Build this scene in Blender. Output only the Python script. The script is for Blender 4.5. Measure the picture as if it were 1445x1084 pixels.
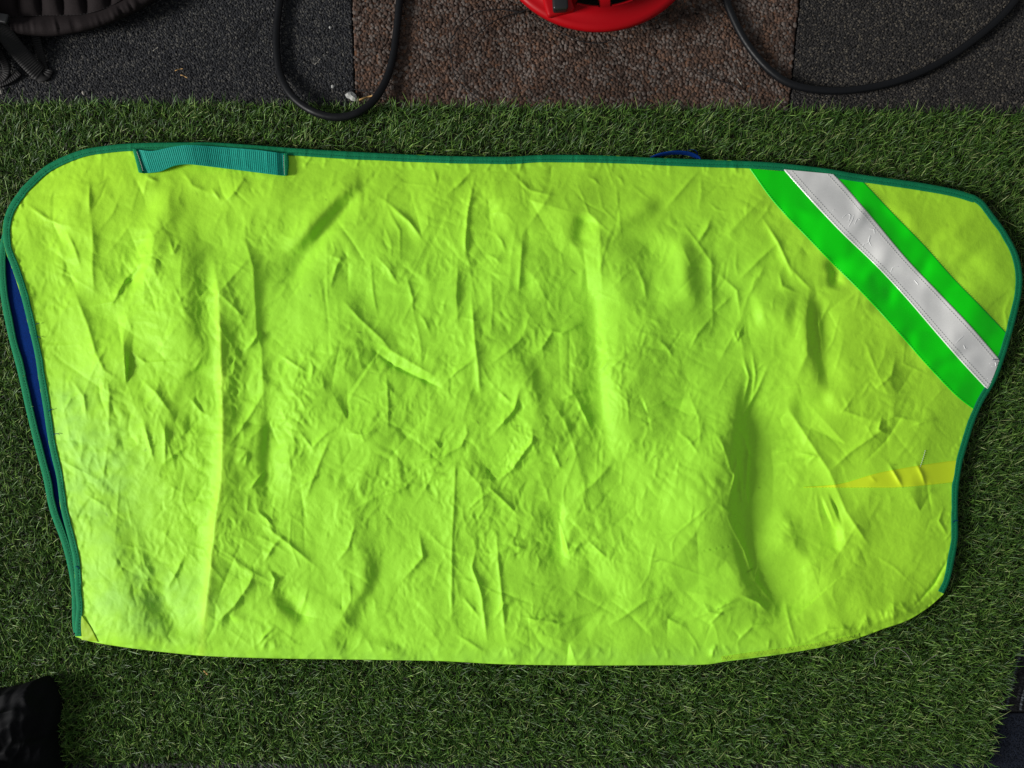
import bpy, bmesh, math, random
import numpy as np
from mathutils import Vector

for o in list(bpy.data.objects):
    bpy.data.objects.remove(o)
SC = bpy.context.scene
COL = SC.collection
rng = np.random.default_rng(7)
random.seed(7)

# ------------------------------------------------------------------ camera
W0, H0 = 1445.0, 1084.0                      # the photograph's frame
HFOV = math.radians(60.0)
TILT = math.radians(8.0)
DIST = 1.064                                  # metres, lens to floor along the view axis
FPX = W0 / 2 / math.tan(HFOV / 2)
MPX = DIST / FPX                              # metres per photo pixel at the centre
CAM = Vector((0.0, -DIST * math.sin(TILT), DIST * math.cos(TILT)))
cd = bpy.data.cameras.new("camera")
cam = bpy.data.objects.new("camera", cd)
COL.objects.link(cam)
cam.location = CAM
cam.rotation_euler = (TILT, 0, 0)
cd.sensor_fit = 'HORIZONTAL'
cd.sensor_width = 36
cd.lens = 18 / math.tan(HFOV / 2)
cd.clip_start = 0.01
cd.clip_end = 50
SC.camera = cam
SC.render.resolution_x = 1024
SC.render.resolution_y = 768

# ------------------------------------------------------------------ light: an indoor room, daylight from a window on the left
w = bpy.data.worlds.new("World")
SC.world = w
w.use_nodes = True
bg = w.node_tree.nodes["Background"]
bg.inputs[0].default_value = (0.90, 0.96, 1.0, 1)
bg.inputs[1].default_value = 0.215

def area(name, loc, target, sx, sy, power, col):
    ld = bpy.data.lights.new(name, 'AREA')
    ld.shape = 'RECTANGLE'
    ld.size, ld.size_y = sx, sy
    ld.energy = power
    ld.color = col
    lo = bpy.data.objects.new(name, ld)
    COL.objects.link(lo)
    lo.location = loc
    lo.rotation_euler = (Vector(target) - Vector(loc)).to_track_quat('-Z', 'Y').to_euler()
    return lo
area("window_light", (-5.2, -1.25, 2.65), (0.05, 0, 0), 1.5, 1.5, 408, (1.0, 0.98, 0.94))

SC.view_settings.view_transform = 'Standard'
SC.view_settings.look = 'None'
SC.view_settings.gamma = 1
SC.view_settings.exposure = 0.0
SC.view_settings.use_curve_mapping = False

# ------------------------------------------------------------------ helpers
CA, SA = math.cos(TILT), math.sin(TILT)
def gp(px, py, z=0.0):
    """photo pixel -> world point on the level plane z (numpy in, N x 3 out)"""
    px = np.asarray(px, float); py = np.asarray(py, float); z = np.asarray(z, float)
    dx = (px - W0 / 2) / FPX
    dy = -(py - H0 / 2) / FPX
    X = dx
    Y = dy * CA + SA
    Z = dy * SA - CA
    t = (z - CAM.z) / Z
    return np.stack([CAM.x + X * t, CAM.y + Y * t, np.broadcast_to(z, np.shape(X * t)) + 0 * t], -1)
def gv(px, py, z=0.0):
    return Vector(gp(px, py, z))

def mesh_np(name, verts, faces, mat=None, parent=None, smooth=True, colors=None, uv=None):
    """faces: (n,3) or (n,4) int array"""
    me = bpy.data.meshes.new(name)
    verts = np.ascontiguousarray(verts, np.float32)
    faces = np.ascontiguousarray(faces, np.int32)
    n, k = faces.shape
    me.vertices.add(len(verts)); me.vertices.foreach_set("co", verts.ravel())
    me.loops.add(n * k); me.loops.foreach_set("vertex_index", faces.ravel())
    me.polygons.add(n)
    me.polygons.foreach_set("loop_start", np.arange(0, n * k, k, dtype=np.int32))
    me.polygons.foreach_set("loop_total", np.full(n, k, np.int32))
    me.polygons.foreach_set("use_smooth", np.full(n, smooth, bool))
    me.update(calc_edges=True)
    if colors is not None:
        a = me.color_attributes.new("Col", 'FLOAT_COLOR', 'POINT')
        c = np.ones((len(verts), 4), np.float32); c[:, :3] = colors
        a.data.foreach_set("color", c.ravel())
    if uv is not None:
        l = me.uv_layers.new(name="UVMap")
        l.data.foreach_set("uv", np.ascontiguousarray(uv, np.float32)[faces.ravel()].ravel())
    me.validate()
    ob = bpy.data.objects.new(name, me)
    COL.objects.link(ob)
    if mat: me.materials.append(mat)
    if parent: ob.parent = parent
    return ob

def tag(o, label, cat, group=None):
    o["label"] = label; o["category"] = cat
    if group: o["group"] = group
    return o
def thing(name, label, cat, loc=(0, 0, 0)):
    # the Empty marks the thing's base; parts keep world coordinates through the inverse
    e = bpy.data.objects.new(name, None)
    COL.objects.link(e)
    e.location = loc
    e.empty_display_size = 0.05
    return tag(e, label, cat)
def adopt(o, parent):
    o.parent = parent
    p = parent; off = Vector((0, 0, 0))
    while p is not None:
        off += p.location; p = p.parent
    o.location = o.location - off if o.parent else o.location
    return o

def faceup(V, F):
    a, b, c = V[F[:, 0]], V[F[:, 1]], V[F[:, 2]]
    return F if np.cross(b - a, c - a)[:, 2].sum() > 0 else F[:, ::-1]
def grid_faces(nr, nc, wrap=False):
    r = np.arange(nr - 1)[:, None]
    c = np.arange(nc if wrap else nc - 1)[None, :]
    c2 = (c + 1) % nc
    a = r * nc + c; b = r * nc + c2; d = (r + 1) * nc + c2; e = (r + 1) * nc + c
    return np.stack([a, e, d, b], -1).reshape(-1, 4)

def spline(pts, n, closed=False):
    """Catmull-Rom (centripetal-ish) resampled evenly by length"""
    P = np.asarray(pts, float)
    Q = np.vstack([2 * P[0] - P[1], P, 2 * P[-1] - P[-2]])
    out = []
    for i in range(len(P) - 1):
        p0, p1, p2, p3 = Q[i:i + 4]
        t = np.linspace(0, 1, 24, endpoint=False)[:, None]
        out.append(0.5 * (2 * p1 + (p2 - p0) * t + (2 * p0 - 5 * p1 + 4 * p2 - p3) * t ** 2 + (3 * p1 - p0 - 3 * p2 + p3) * t ** 3))
    out.append(P[-1:])
    C = np.vstack(out)
    L = np.r_[0, np.cumsum(np.linalg.norm(np.diff(C, axis=0), axis=1))]
    s = np.linspace(0, L[-1], n)
    return np.stack([np.interp(s, L, C[:, k]) for k in range(C.shape[1])], 1)

def frames(C):
    T = np.gradient(C, axis=0)
    T /= np.linalg.norm(T, axis=1)[:, None] + 1e-12
    up = np.array([0, 0, 1.0])
    S = np.cross(T, up); S /= np.linalg.norm(S, axis=1)[:, None] + 1e-9
    U = np.cross(S, T)
    return T, S, U

def sweep(name, C, profile, mat, parent=None, caps=True, taper=None, uvs=None):
    """C: world polyline; profile: (k,2) closed side/up offsets in metres"""
    C = np.asarray(C, float)
    T, S, U = frames(C)
    prof = np.asarray(profile, float)
    k = len(prof); n = len(C)
    sc = np.ones(n) if taper is None else taper
    V = C[:, None, :] + (S[:, None, :] * prof[None, :, :1] + U[:, None, :] * prof[None, :, 1:]) * sc[:, None, None]
    V = V.reshape(-1, 3)
    F = grid_faces(n, k, wrap=True)
    L = np.r_[0, np.cumsum(np.linalg.norm(np.diff(C, axis=0), axis=1))]
    uv = np.stack([np.repeat(L, k), np.tile(np.arange(k) / k, n)], 1)
    if caps:
        V = np.vstack([V, C[0], C[-1]])
        uv = np.vstack([uv, [0, 0], [L[-1], 0]])
        i0 = n * k; i1 = i0 + 1
        a = np.arange(k); b = (a + 1) % k
        F = np.vstack([F, np.stack([np.full(k, i0), a, b, b], 1)[:, [0, 1, 2, 2]], np.stack([np.full(k, i1), (n - 1) * k + b, (n - 1) * k + a, (n - 1) * k + a], 1)])
        # degenerate quads are split to triangles
        Q = F[:-2 * k]; Tq = F[-2 * k:, :3]
        F3 = np.vstack([Q[:, [0, 1, 2]], Q[:, [0, 2, 3]], Tq])
        return mesh_np(name, V, F3, mat, parent, uv=uv)
    return mesh_np(name, V, F, mat, parent, uv=uv)

def circle(r, k=12, ry=None):
    a = np.linspace(0, 2 * math.pi, k, endpoint=False)
    return np.stack([r * np.cos(a), (ry or r) * np.sin(a)], 1)
def superell(rx, ry, k=16, p=0.6):
    a = np.linspace(0, 2 * math.pi, k, endpoint=False)
    c, s = np.cos(a), np.sin(a)
    return np.stack([rx * np.sign(c) * np.abs(c) ** p, ry * np.sign(s) * np.abs(s) ** p], 1)

def perlin(x, y, seed=0):
    r = np.random.default_rng(seed)
    N = 256
    ang = r.random((N, N)) * 2 * math.pi
    gx, gy = np.cos(ang), np.sin(ang)
    xi = np.floor(x).astype(int); yi = np.floor(y).astype(int)
    fx = x - xi; fy = y - yi
    u = fx ** 3 * (fx * (fx * 6 - 15) + 10); v = fy ** 3 * (fy * (fy * 6 - 15) + 10)
    def g(ix, iy, dx, dy):
        return gx[iy % N, ix % N] * dx + gy[iy % N, ix % N] * dy
    n00 = g(xi, yi, fx, fy); n10 = g(xi + 1, yi, fx - 1, fy)
    n01 = g(xi, yi + 1, fx, fy - 1); n11 = g(xi + 1, yi + 1, fx - 1, fy - 1)
    return (n00 * (1 - u) + n10 * u) * (1 - v) + (n01 * (1 - u) + n11 * u) * v
def sstep(a, b, x):
    t = np.clip((x - a) / (b - a), 0, 1)
    return t * t * (3 - 2 * t)

# ------------------------------------------------------------------ materials
def mat(name, color=(0.5, 0.5, 0.5), rough=0.6, spec=0.5, **kw):
    m = bpy.data.materials.new(name)
    m.use_nodes = True
    b = m.node_tree.nodes["Principled BSDF"]
    b.inputs["Base Color"].default_value = (*color, 1)
    b.inputs["Roughness"].default_value = rough
    b.inputs["Specular IOR Level"].default_value = spec
    for k, v in kw.items():
        b.inputs[k.replace("_", " ")].default_value = v
    return m
def nd(m, t, **kw):
    n = m.node_tree.nodes.new(t)
    for k, v in kw.items():
        setattr(n, k, v)
    return n
def lk(m, a, b):
    m.node_tree.links.new(a, b)
def bsdf(m):
    return m.node_tree.nodes["Principled BSDF"]
def noise_node(m, scale, detail=3, rough=0.5, coord="Object", stretch=None):
    tc = nd(m, "ShaderNodeTexCoord")
    n = nd(m, "ShaderNodeTexNoise")
    n.inputs["Scale"].default_value = scale
    n.inputs["Detail"].default_value = detail
    n.inputs["Roughness"].default_value = rough
    if stretch:
        mp = nd(m, "ShaderNodeMapping"); mp.inputs["Scale"].default_value = stretch
        lk(m, tc.outputs[coord], mp.inputs[0]); lk(m, mp.outputs[0], n.inputs["Vector"])
    else:
        lk(m, tc.outputs[coord], n.inputs["Vector"])
    return n
def ramp_node(m, src, stops):
    r = nd(m, "ShaderNodeValToRGB")
    e = r.color_ramp.elements
    while len(e) > 1: e.remove(e[-1])
    e[0].position = stops[0][0]; e[0].color = (*stops[0][1], 1)
    for p, c in stops[1:]:
        x = e.new(p); x.color = (*c, 1)
    lk(m, src, r.inputs[0])
    return r
def bump_node(m, src, strength=0.3, dist=0.001):
    b = nd(m, "ShaderNodeBump")
    b.inputs["Strength"].default_value = strength
    b.inputs["Distance"].default_value = dist
    lk(m, src, b.inputs["Height"])
    lk(m, b.outputs[0], bsdf(m).inputs["Normal"])
    return b
def attr_color(m, name="Col"):
    a = nd(m, "ShaderNodeVertexColor"); a.layer_name = name
    lk(m, a.outputs[0], bsdf(m).inputs["Base Color"])
    return a

# woven nylon, fluorescent yellow green; the Col attribute holds dye fading, stains and a painted ridge highlight
M_nylon = mat("nylon_yellow_green", rough=0.55, spec=0.18)
attr_color(M_nylon)
_n = noise_node(M_nylon, 2600, 2, 0.6)
_b1 = bump_node(M_nylon, _n.outputs["Fac"], 0.10, 0.0004)
_n2 = noise_node(M_nylon, 95, 7, 0.62)
_b2 = nd(M_nylon, "ShaderNodeBump"); _b2.inputs["Strength"].default_value = 0.5; _b2.inputs["Distance"].default_value = 0.0011
lk(M_nylon, _n2.outputs["Fac"], _b2.inputs["Height"]); lk(M_nylon, _b2.outputs[0], _b1.inputs["Normal"])

M_dart = mat("nylon_yellow", (0.68, 0.92, 0.02), 0.5, 0.35)
_n = noise_node(M_dart, 2600, 2, 0.6); bump_node(M_dart, _n.outputs["Fac"], 0.10, 0.0004)

M_lining = mat("blue_lining", (0.004, 0.035, 0.24), 0.85, 0.06)
_n = noise_node(M_lining, 900, 3, 0.6)
r = ramp_node(M_lining, _n.outputs["Fac"], [(0.3, (0.0015, 0.018, 0.10)), (0.7, (0.003, 0.034, 0.22))])
lk(M_lining, r.outputs[0], bsdf(M_lining).inputs["Base Color"]); bump_node(M_lining, _n.outputs["Fac"], 0.4, 0.0006)

M_bind = mat("green_binding", (0.0, 0.22, 0.10), 0.75, 0.25)
_n = noise_node(M_bind, 1100, 3, 0.65)
r = ramp_node(M_bind, _n.outputs["Fac"], [(0.3, (0.0, 0.13, 0.050)), (0.7, (0.002, 0.27, 0.108))])
lk(M_bind, r.outputs[0], bsdf(M_bind).inputs["Base Color"]); bump_node(M_bind, _n.outputs["Fac"], 0.7, 0.0008)

M_thread_green = mat("green_thread", (0.0, 0.11, 0.055), 0.7, 0.2)
M_thread_white = mat("white_thread", (0.62, 0.62, 0.58), 0.7, 0.2)
M_thread_lime = mat("lime_thread", (0.55, 0.88, 0.08), 0.7, 0.2)
M_thread_dark = mat("dark_fibre", (0.012, 0.011, 0.012), 0.6, 0.3)

M_web = mat("teal_webbing", (0.0, 0.30, 0.22), 0.6, 0.3)
_n = noise_node(M_web, 700, 2, 0.6)
r = ramp_node(M_web, _n.outputs["Fac"], [(0.3, (0.0, 0.23, 0.17)), (0.7, (0.004, 0.36, 0.27))])
lk(M_web, r.outputs[0], bsdf(M_web).inputs["Base Color"])

M_stripe = mat("fluorescent_green_tape", (0.0, 0.62, 0.0), 0.42, 0.35)
_n = noise_node(M_stripe, 1800, 2, 0.6)
r = ramp_node(M_stripe, _n.outputs["Fac"], [(0.3, (0.0, 0.70, 0.0)), (0.7, (0.0, 0.80, 0.004))])
lk(M_stripe, r.outputs[0], bsdf(M_stripe).inputs["Base Color"]); bump_node(M_stripe, _n.outputs["Fac"], 0.08, 0.0003)

M_refl = mat("reflective_white_film", (0.60, 0.60, 0.585), 0.33, 0.5, Coat_Weight=0.7, Coat_Roughness=0.08)
_n = noise_node(M_refl, 420, 4, 0.6)
r = ramp_node(M_refl, _n.outputs["Fac"], [(0.3, (0.82, 0.81, 0.79)), (0.7, (0.87, 0.86, 0.84))])
lk(M_refl, r.outputs[0], bsdf(M_refl).inputs["Base Color"])
M_film = mat("film_glint_white", (0.92, 0.92, 0.91), 0.25, 0.9)  # white colour stands in for glints on the clear film

M_grass = mat("plastic_grass", rough=0.48, spec=0.4)
attr_color(M_grass)
M_back = mat("mat_backing", (0.020, 0.026, 0.012), 0.9, 0.1)
_n = noise_node(M_back, 500, 4, 0.7)
r = ramp_node(M_back, _n.outputs["Fac"], [(0.3, (0.006, 0.010, 0.004)), (0.7, (0.040, 0.050, 0.020))])
lk(M_back, r.outputs[0], bsdf(M_back).inputs["Base Color"]); bump_node(M_back, _n.outputs["Fac"], 0.8, 0.003)

M_pile = mat("carpet_pile", rough=1.0, spec=0.0)
bsdf(M_pile).inputs["Sheen Weight"].default_value = 0.06
attr_color(M_pile)
def carpet_base(name, stops, scale):
    m = mat(name, rough=0.95, spec=0.1)
    tc = nd(m, "ShaderNodeTexCoord")
    v = nd(m, "ShaderNodeTexVoronoi"); v.inputs["Scale"].default_value = scale
    lk(m, tc.outputs["Object"], v.inputs["Vector"])
    r = ramp_node(m, v.outputs["Color"], stops)
    lk(m, r.outputs[0], bsdf(m).inputs["Base Color"])
    mt = nd(m, "ShaderNodeMath", operation='SUBTRACT'); mt.inputs[0].default_value = 1.0
    lk(m, v.outputs["Distance"], mt.inputs[1])
    bump_node(m, mt.outputs[0], 0.9, 0.003)
    return m
M_cgrey = carpet_base("carpet_dark_grey", [(0.1, (0.010, 0.010, 0.011)), (0.6, (0.03, 0.03, 0.033)), (0.95, (0.11, 0.105, 0.10))], 330)
M_cbrown = carpet_base("carpet_brown_mottled", [(0.1, (0.014, 0.010, 0.009)), (0.5, (0.07, 0.04, 0.03)), (0.7, (0.14, 0.07, 0.04)), (0.95, (0.15, 0.13, 0.12))], 200)
M_floor = mat("floor_screed", (0.05, 0.05, 0.05), 0.9, 0.1)
_n = noise_node(M_floor, 40, 5, 0.7)
r = ramp_node(M_floor, _n.outputs["Fac"], [(0.3, (0.03, 0.03, 0.032)), (0.7, (0.07, 0.07, 0.07))])
lk(M_floor, r.outputs[0], bsdf(M_floor).inputs["Base Color"])

# ------------------------------------------------------------------ floor and carpet tiles
floor = mesh_np("floor", np.array([[-4, -4, -.006], [4, -4, -.006], [4, 4, -.006], [-4, 4, -.006]]), np.array([[0, 1, 2, 3]]), M_floor, smooth=False)
floor["kind"] = "structure"

def slab(name, quad, z0, z1, m, parent):
    """four world xy corners (counter-clockwise), bevelled top edge"""
    q = np.asarray(quad, float)[:, :2]
    c = q.mean(0)
    b = 0.0012
    ins = q + (c - q) / np.linalg.norm(c - q, axis=1)[:, None] * b * 1.4
    V = np.vstack([np.c_[q, np.full(4, z0)], np.c_[q, np.full(4, z1 - b)], np.c_[ins, np.full(4, z1)]])
    F = [[8, 9, 10, 11]]
    for k in range(2):
        for i in range(4):
            j = (i + 1) % 4
            F.append([k * 4 + i, k * 4 + j, k * 4 + 4 + j, k * 4 + 4 + i])
    return mesh_np(name, V, np.array(F), m, parent, smooth=False)

def in_quad(P, q):
    q = np.asarray(q)[:, :2]
    ok = np.ones(len(P), bool)
    for i in range(4):
        a, b = q[i], q[(i + 1) % 4]
        ok &= ((b[0] - a[0]) * (P[:, 1] - a[1]) - (b[1] - a[1]) * (P[:, 0] - a[0])) > 0.0006
    return ok

def domes(name, P, z, rx, ry, rz, ang, lean, cols, parent, seg=6):
    """low loops of pile: little leaning domes, 'seg' sided, two rings and a tip"""
    n = len(P)
    a = np.linspace(0, 2 * math.pi, seg, endpoint=False)
    loc = [np.stack([np.cos(a), np.sin(a), 0 * a], 1), np.stack([0.78 * np.cos(a + .5), 0.78 * np.sin(a + .5), 0 * a + .68], 1), np.array([[0, 0, 1.0]])]
    B = np.vstack(loc)
    k = len(B)
    V = np.repeat(B[None], n, 0)
    V = V * np.stack([rx, ry, rz], 1)[:, None, :]
    ca, sa = np.cos(ang)[:, None], np.sin(ang)[:, None]
    X = V[..., 0] * ca - V[..., 1] * sa + P[:, :1] + lean[:, :1] * V[..., 2]
    Y = V[..., 0] * sa + V[..., 1] * ca + P[:, 1:2] + lean[:, 1:2] * V[..., 2]
    Z = V[..., 2] + z[:, None]
    V = np.stack([X, Y, Z], -1).reshape(-1, 3)
    f = []
    for i in range(seg):
        j = (i + 1) % seg
        f += [[i, j, seg + i], [j, seg + j, seg + i], [seg + i, seg + j, 2 * seg]]
    f = np.array(f)
    F = (f[None] + (np.arange(n) * k)[:, None, None]).reshape(-1, 3)
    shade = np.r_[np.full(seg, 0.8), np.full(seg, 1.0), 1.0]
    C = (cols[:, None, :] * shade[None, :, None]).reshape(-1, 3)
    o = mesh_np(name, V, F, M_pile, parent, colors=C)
    o["kind"] = "stuff"
    return o

def scatter(quad, x0, x1, y0, y1, pitch, seed):
    r = np.random.default_rng(seed)
    a = gp(x0, y1); b = gp(x1, y0); cpos = gp([x0, x1, x0, x1], [y0, y0, y1, y1])
    lo = cpos.min(0); hi = cpos.max(0)
    gx = np.arange(lo[0], hi[0], pitch); gy = np.arange(lo[1], hi[1], pitch * 0.866)
    X, Y = np.meshgrid(gx, gy)
    X = X + (np.arange(len(gy)) % 2)[:, None] * pitch / 2
    P = np.stack([X.ravel(), Y.ravel()], 1)
    P += r.normal(0, pitch * 0.24, P.shape)
    return P[in_quad(P, quad)], r

def tile_quad(pts):
    return np.array([gp(x, y)[:2] for x, y in pts])

ZT = 0.0
# three tiles in the row behind the mat, edges where the photograph shows them
q_left = tile_quad([(-150, 300), (506, 300), (487, -260), (-190, -260)])
q_mid = tile_quad([(508, 300), (1098, 300), (1152, -260), (489, -260)])
q_right = tile_quad([(1100, 300), (1780, 300), (1850, -260), (1154.5, -260)])
pal_g = np.array([[.024, .025, .029], [.034, .035, .040], [.048, .049, .053], [.070, .069, .068], [.12, .115, .105]])
for nm, q, seed, lab in (("carpet_tile", q_left, 11, "dark charcoal looped tile"), ("carpet_tile", q_right, 13, "dark grey-brown looped tile")):
    t = slab(nm, q, -.005, ZT, M_cgrey, floor); t["label"] = lab
    x0, x1 = (-60, 506) if seed == 11 else (1096, 1510)
    P, r = scatter(q, x0, x1, -45, 172, 0.0027, seed)
    n = len(P)
    pn = perlin(P[:, 0] * 55, P[:, 1] * 55, seed) + 0.6 * perlin(P[:, 0] * 180, P[:, 1] * 180, seed + 1)
    idx = np.clip((r.random(n) ** 1.7 * 5 + pn * 1.2).astype(int), 0, 4)
    cols = (.75 * pal_g[idx] + .25 * np.array([.048, .049, .052])) * (0.68 + 0.36 * r.random((n, 1)))
    if seed == 13: cols = cols * np.array([1.10, 1.0, 0.88])
    ang = (0.9 if seed == 11 else 1.7) + r.normal(0, .5, n)
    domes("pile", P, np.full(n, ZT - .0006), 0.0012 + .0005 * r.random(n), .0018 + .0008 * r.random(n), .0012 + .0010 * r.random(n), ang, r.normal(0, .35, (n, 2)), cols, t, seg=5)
t = slab("carpet_tile", q_mid, -.005, ZT + .001, M_cbrown, floor); t["label"] = "mottled brown looped tile"
P, r = scatter(q_mid, 480, 1150, -45, 172, 0.0041, 12)
n = len(P)
r = np.random.default_rng(44)
pal_b = np.array([[.050, .036, .032], [.075, .052, .044], [.105, .066, .052], [.17, .094, .062], [.135, .110, .098], [.18, .158, .145]])
f1 = perlin(P[:, 0] * 42, P[:, 1] * 42, 5); f2 = perlin(P[:, 0] * 60 + 9, P[:, 1] * 60, 6); f3 = perlin(P[:, 0] * 20, P[:, 1] * 20, 8)
u = r.random(n)
idx = np.where(f1 + 1.1 * (u - .5) > .22, np.where(u > .5, 5, 4), np.where(f2 + 1.0 * (u - .5) > .12, np.where(u > .6, 3, 2), np.where(u > .55, 1, np.where(u > .28, 2, 0))))
cols = (.58 * pal_b[idx] + .42 * np.array([.122, .084, .066])) * (0.60 + 0.40 * r.random((n, 1))) * (1.0 + 0.5 * f3[:, None])
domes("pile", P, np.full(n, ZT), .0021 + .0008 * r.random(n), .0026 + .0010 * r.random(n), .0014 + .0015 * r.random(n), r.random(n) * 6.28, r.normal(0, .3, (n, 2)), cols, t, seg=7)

# tiles at the near right corner: a ribbed black one and a navy flat-woven one
q_rib = tile_quad([(1330, 1003), (1720, 1006), (1700, 640), (1370, 640)])
q_navy = tile_quad([(1280, 1420), (1740, 1420), (1722, 1009), (1328, 1006)])
M_rib = mat("ribbed_black", (0.012, 0.012, 0.013), 0.7, 0.3)
M_navy = mat("navy_weave", (0.010, 0.013, 0.022), 0.8, 0.25)
tr = slab("carpet_tile", q_rib, -.005, ZT, M_rib, floor); tr["label"] = "black ribbed tile"
tn = slab("carpet_tile", q_navy, -.005, ZT, M_navy, floor); tn["label"] = "navy flat-woven tile"
r = np.random.default_rng(31)
# ribs: rows of little loops running along the tile
P = []; S_ = []; K_ = []
base = gp(1398, 1003)[:2]; dirn = gp(1432, 870)[:2] - base; dirn /= np.linalg.norm(dirn); nrm = np.array([dirn[1], -dirn[0]])
for i in range(-6, 18):
    for j in range(0, 80):
        p = base + nrm * (i * .0052 + r.normal(0, .0003)) + dirn * (j * .0026 + r.normal(0, .0004))
        P.append(p); K_.append(i)
P = np.array(P); K_ = np.array(K_)
ok = in_quad(P, q_rib); P = P[ok]; K_ = K_[ok]; n = len(P)
gl = r.random(n)
cols = np.where((K_ % 3 == 0)[:, None], [.075, .085, .095], [.020, .021, .023]) * (0.5 + gl[:, None])
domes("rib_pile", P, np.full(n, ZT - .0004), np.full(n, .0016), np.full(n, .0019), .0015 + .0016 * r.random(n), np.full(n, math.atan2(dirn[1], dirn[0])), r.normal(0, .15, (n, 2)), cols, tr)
P, r = scatter(q_navy, 1340, 1490, 1003, 1120, 0.0023, 33); n = len(P)
cols = np.array([[.010, .013, .022]]) * (0.5 + 1.4 * r.random((n, 1)) ** 2)
domes("weave_pile", P, np.full(n, ZT - .0004), np.full(n, .0009), np.full(n, .0011), .0006 + .0006 * r.random(n), np.full(n, .3), r.normal(0, .1, (n, 2)), cols, tn)
# tile in front of the mat, a sliver of it shows along the lower edge
q_front = tile_quad([(-240, 1500), (1276, 1500), (1324, 1060), (-200, 1060)])
tf = slab("carpet_tile", q_front, -.005, ZT, M_cgrey, floor); tf["label"] = "dark grey tile under the front edge of the mat"

# ------------------------------------------------------------------ the sheet's outline and its wrinkled surface (photo-pixel chart)
top_pts = [(33, 262), (66, 233), (110, 213), (150, 205.5), (189, 202), (249, 201), (299, 201), (349, 204), (415, 209), (480, 213), (546, 216.5), (630, 220), (713, 221), (769, 218.5), (845, 219), (912, 222), (965, 224), (1048, 227), (1098, 230), (1164, 237.5), (1214, 246), (1297, 257.5), (1347, 267), (1376, 275.5)]
right_pts = [(1376, 275.5), (1388, 284), (1399, 298), (1420, 327), (1436, 357), (1442.5, 385), (1442, 410), (1437, 436), (1430, 464), (1420, 498), (1406, 536), (1387, 569), (1375, 597), (1364, 632), (1357, 659), (1352.5, 692), (1351.5, 724), (1352, 757), (1347, 790), (1340, 820), (1332, 838)]
bot_pts = [(106, 898), (133, 906), (183, 914), (233, 920), (286, 925), (360, 928), (432, 929.5), (480, 930), (606, 932), (653, 934), (713, 937), (812, 938.5), (900, 938.5), (965, 938), (1000, 937), (1025, 933), (1065, 928), (1114, 921), (1164, 912), (1214, 899), (1247, 887), (1281, 875), (1310, 857), (1332, 838)]
left_pts = [(33, 262), (14, 288), (5, 312), (4, 335), (9, 358), (18, 382), (29, 416), (39, 456), (49, 500), (54, 533), (61, 576), (67, 616), (73, 646), (80, 676), (86, 720), (98, 767), (104, 797), (106, 834), (108, 857), (106, 880), (105, 898)]
left_pts[-1] = bot_pts[0]

GX0, GY0, ST = -10.0, 185.0, 1.5
GNX, GNY = int(1470 / ST), int(775 / ST)
gx = GX0 + np.arange(GNX) * ST; gy = GY0 + np.arange(GNY) * ST
UX, UY = np.meshgrid(gx, gy)

HF = np.zeros_like(UX)
def stroke(F, pts, amp, wl, wr=None, e=1.2, ends=0.25, e0=None):
    """crease along a polyline: height amp on the line, falling over wl (left of travel, i.e.
    screen-left when travelling down is the right hand) and wr on the other side"""
    pts = np.asarray(pts, float)
    wr = wl if wr is None else wr
    R = 4.2 * max(wl, wr)
    x0, y0 = pts.min(0) - R; x1, y1 = pts.max(0) + R
    i0 = max(0, int((x0 - GX0) / ST)); i1 = min(GNX, int((x1 - GX0) / ST) + 2)
    j0 = max(0, int((y0 - GY0) / ST)); j1 = min(GNY, int((y1 - GY0) / ST) + 2)
    if i1 <= i0 or j1 <= j0: return
    X = UX[j0:j1, i0:i1]; Y = UY[j0:j1, i0:i1]
    seg = np.diff(pts, axis=0); L = np.hypot(seg[:, 0], seg[:, 1]); tot = L.sum()
    best = np.full(X.shape, 1e9); sd = np.zeros(X.shape); tt = np.zeros(X.shape); over = np.zeros(X.shape)
    acc = 0
    for k in range(len(seg)):
        px, py = X - pts[k, 0], Y - pts[k, 1]
        dx, dy = seg[k] / max(L[k], 1e-6)
        s = px * dx + py * dy
        sc = np.clip(s, 0, L[k])
        qx, qy = px - sc * dx, py - sc * dy
        d = np.hypot(qx, qy)
        side = px * dy - py * dx          # >0: on the right of travel in screen terms when going down = screen left... sign handled below
        m = d < best
        best = np.where(m, d, best); sd = np.where(m, side, sd); tt = np.where(m, (acc + sc) / tot, tt)
        acc += L[k]
    wd = np.where(sd > 0, wr, wl)        # travelling down the picture: sd>0 is the picture's right
    d = np.sqrt(best ** 2 + e * e) - e
    prof = np.maximum(np.exp(-d / wd) - .016, 0) if e0 is None else np.exp(-(best / wd) ** 2)
    tap = sstep(0, ends, tt) * sstep(0, ends, 1 - tt) if ends > 0 else 1.0
    F[j0:j1, i0:i1] += amp * min(1, .25 + tot / 55) * prof * tap
def ridge(pts, amp, wl, wr=None, e=0.7, ends=0.3):
    P = np.asarray(pts, float)
    L_ = np.linalg.norm(np.diff(P, axis=0), axis=1).sum()
    if L_ < 90:                                   # short creases run out softly beyond their ends
        a_ = P[0] - P[1]; b_ = P[-1] - P[-2]
        P = np.vstack([P[0] + a_ / (np.linalg.norm(a_) + 1e-6) * L_ * .3, P, P[-1] + b_ / (np.linalg.norm(b_) + 1e-6) * L_ * .3])
        ends = .45
    wr = wl if wr is None else wr
    k_ = .62 if max(wl, wr) < 13 else 1.05
    stroke(HF, P, amp * (.92 if k_ < 1 else 1.1), wl * k_, wr * k_, e, ends)
def swell(pts, amp, wl, wr=None, ends=0.3): stroke(HF, pts, amp * 1.35, wl, wr, 1, ends, e0=1)

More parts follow.
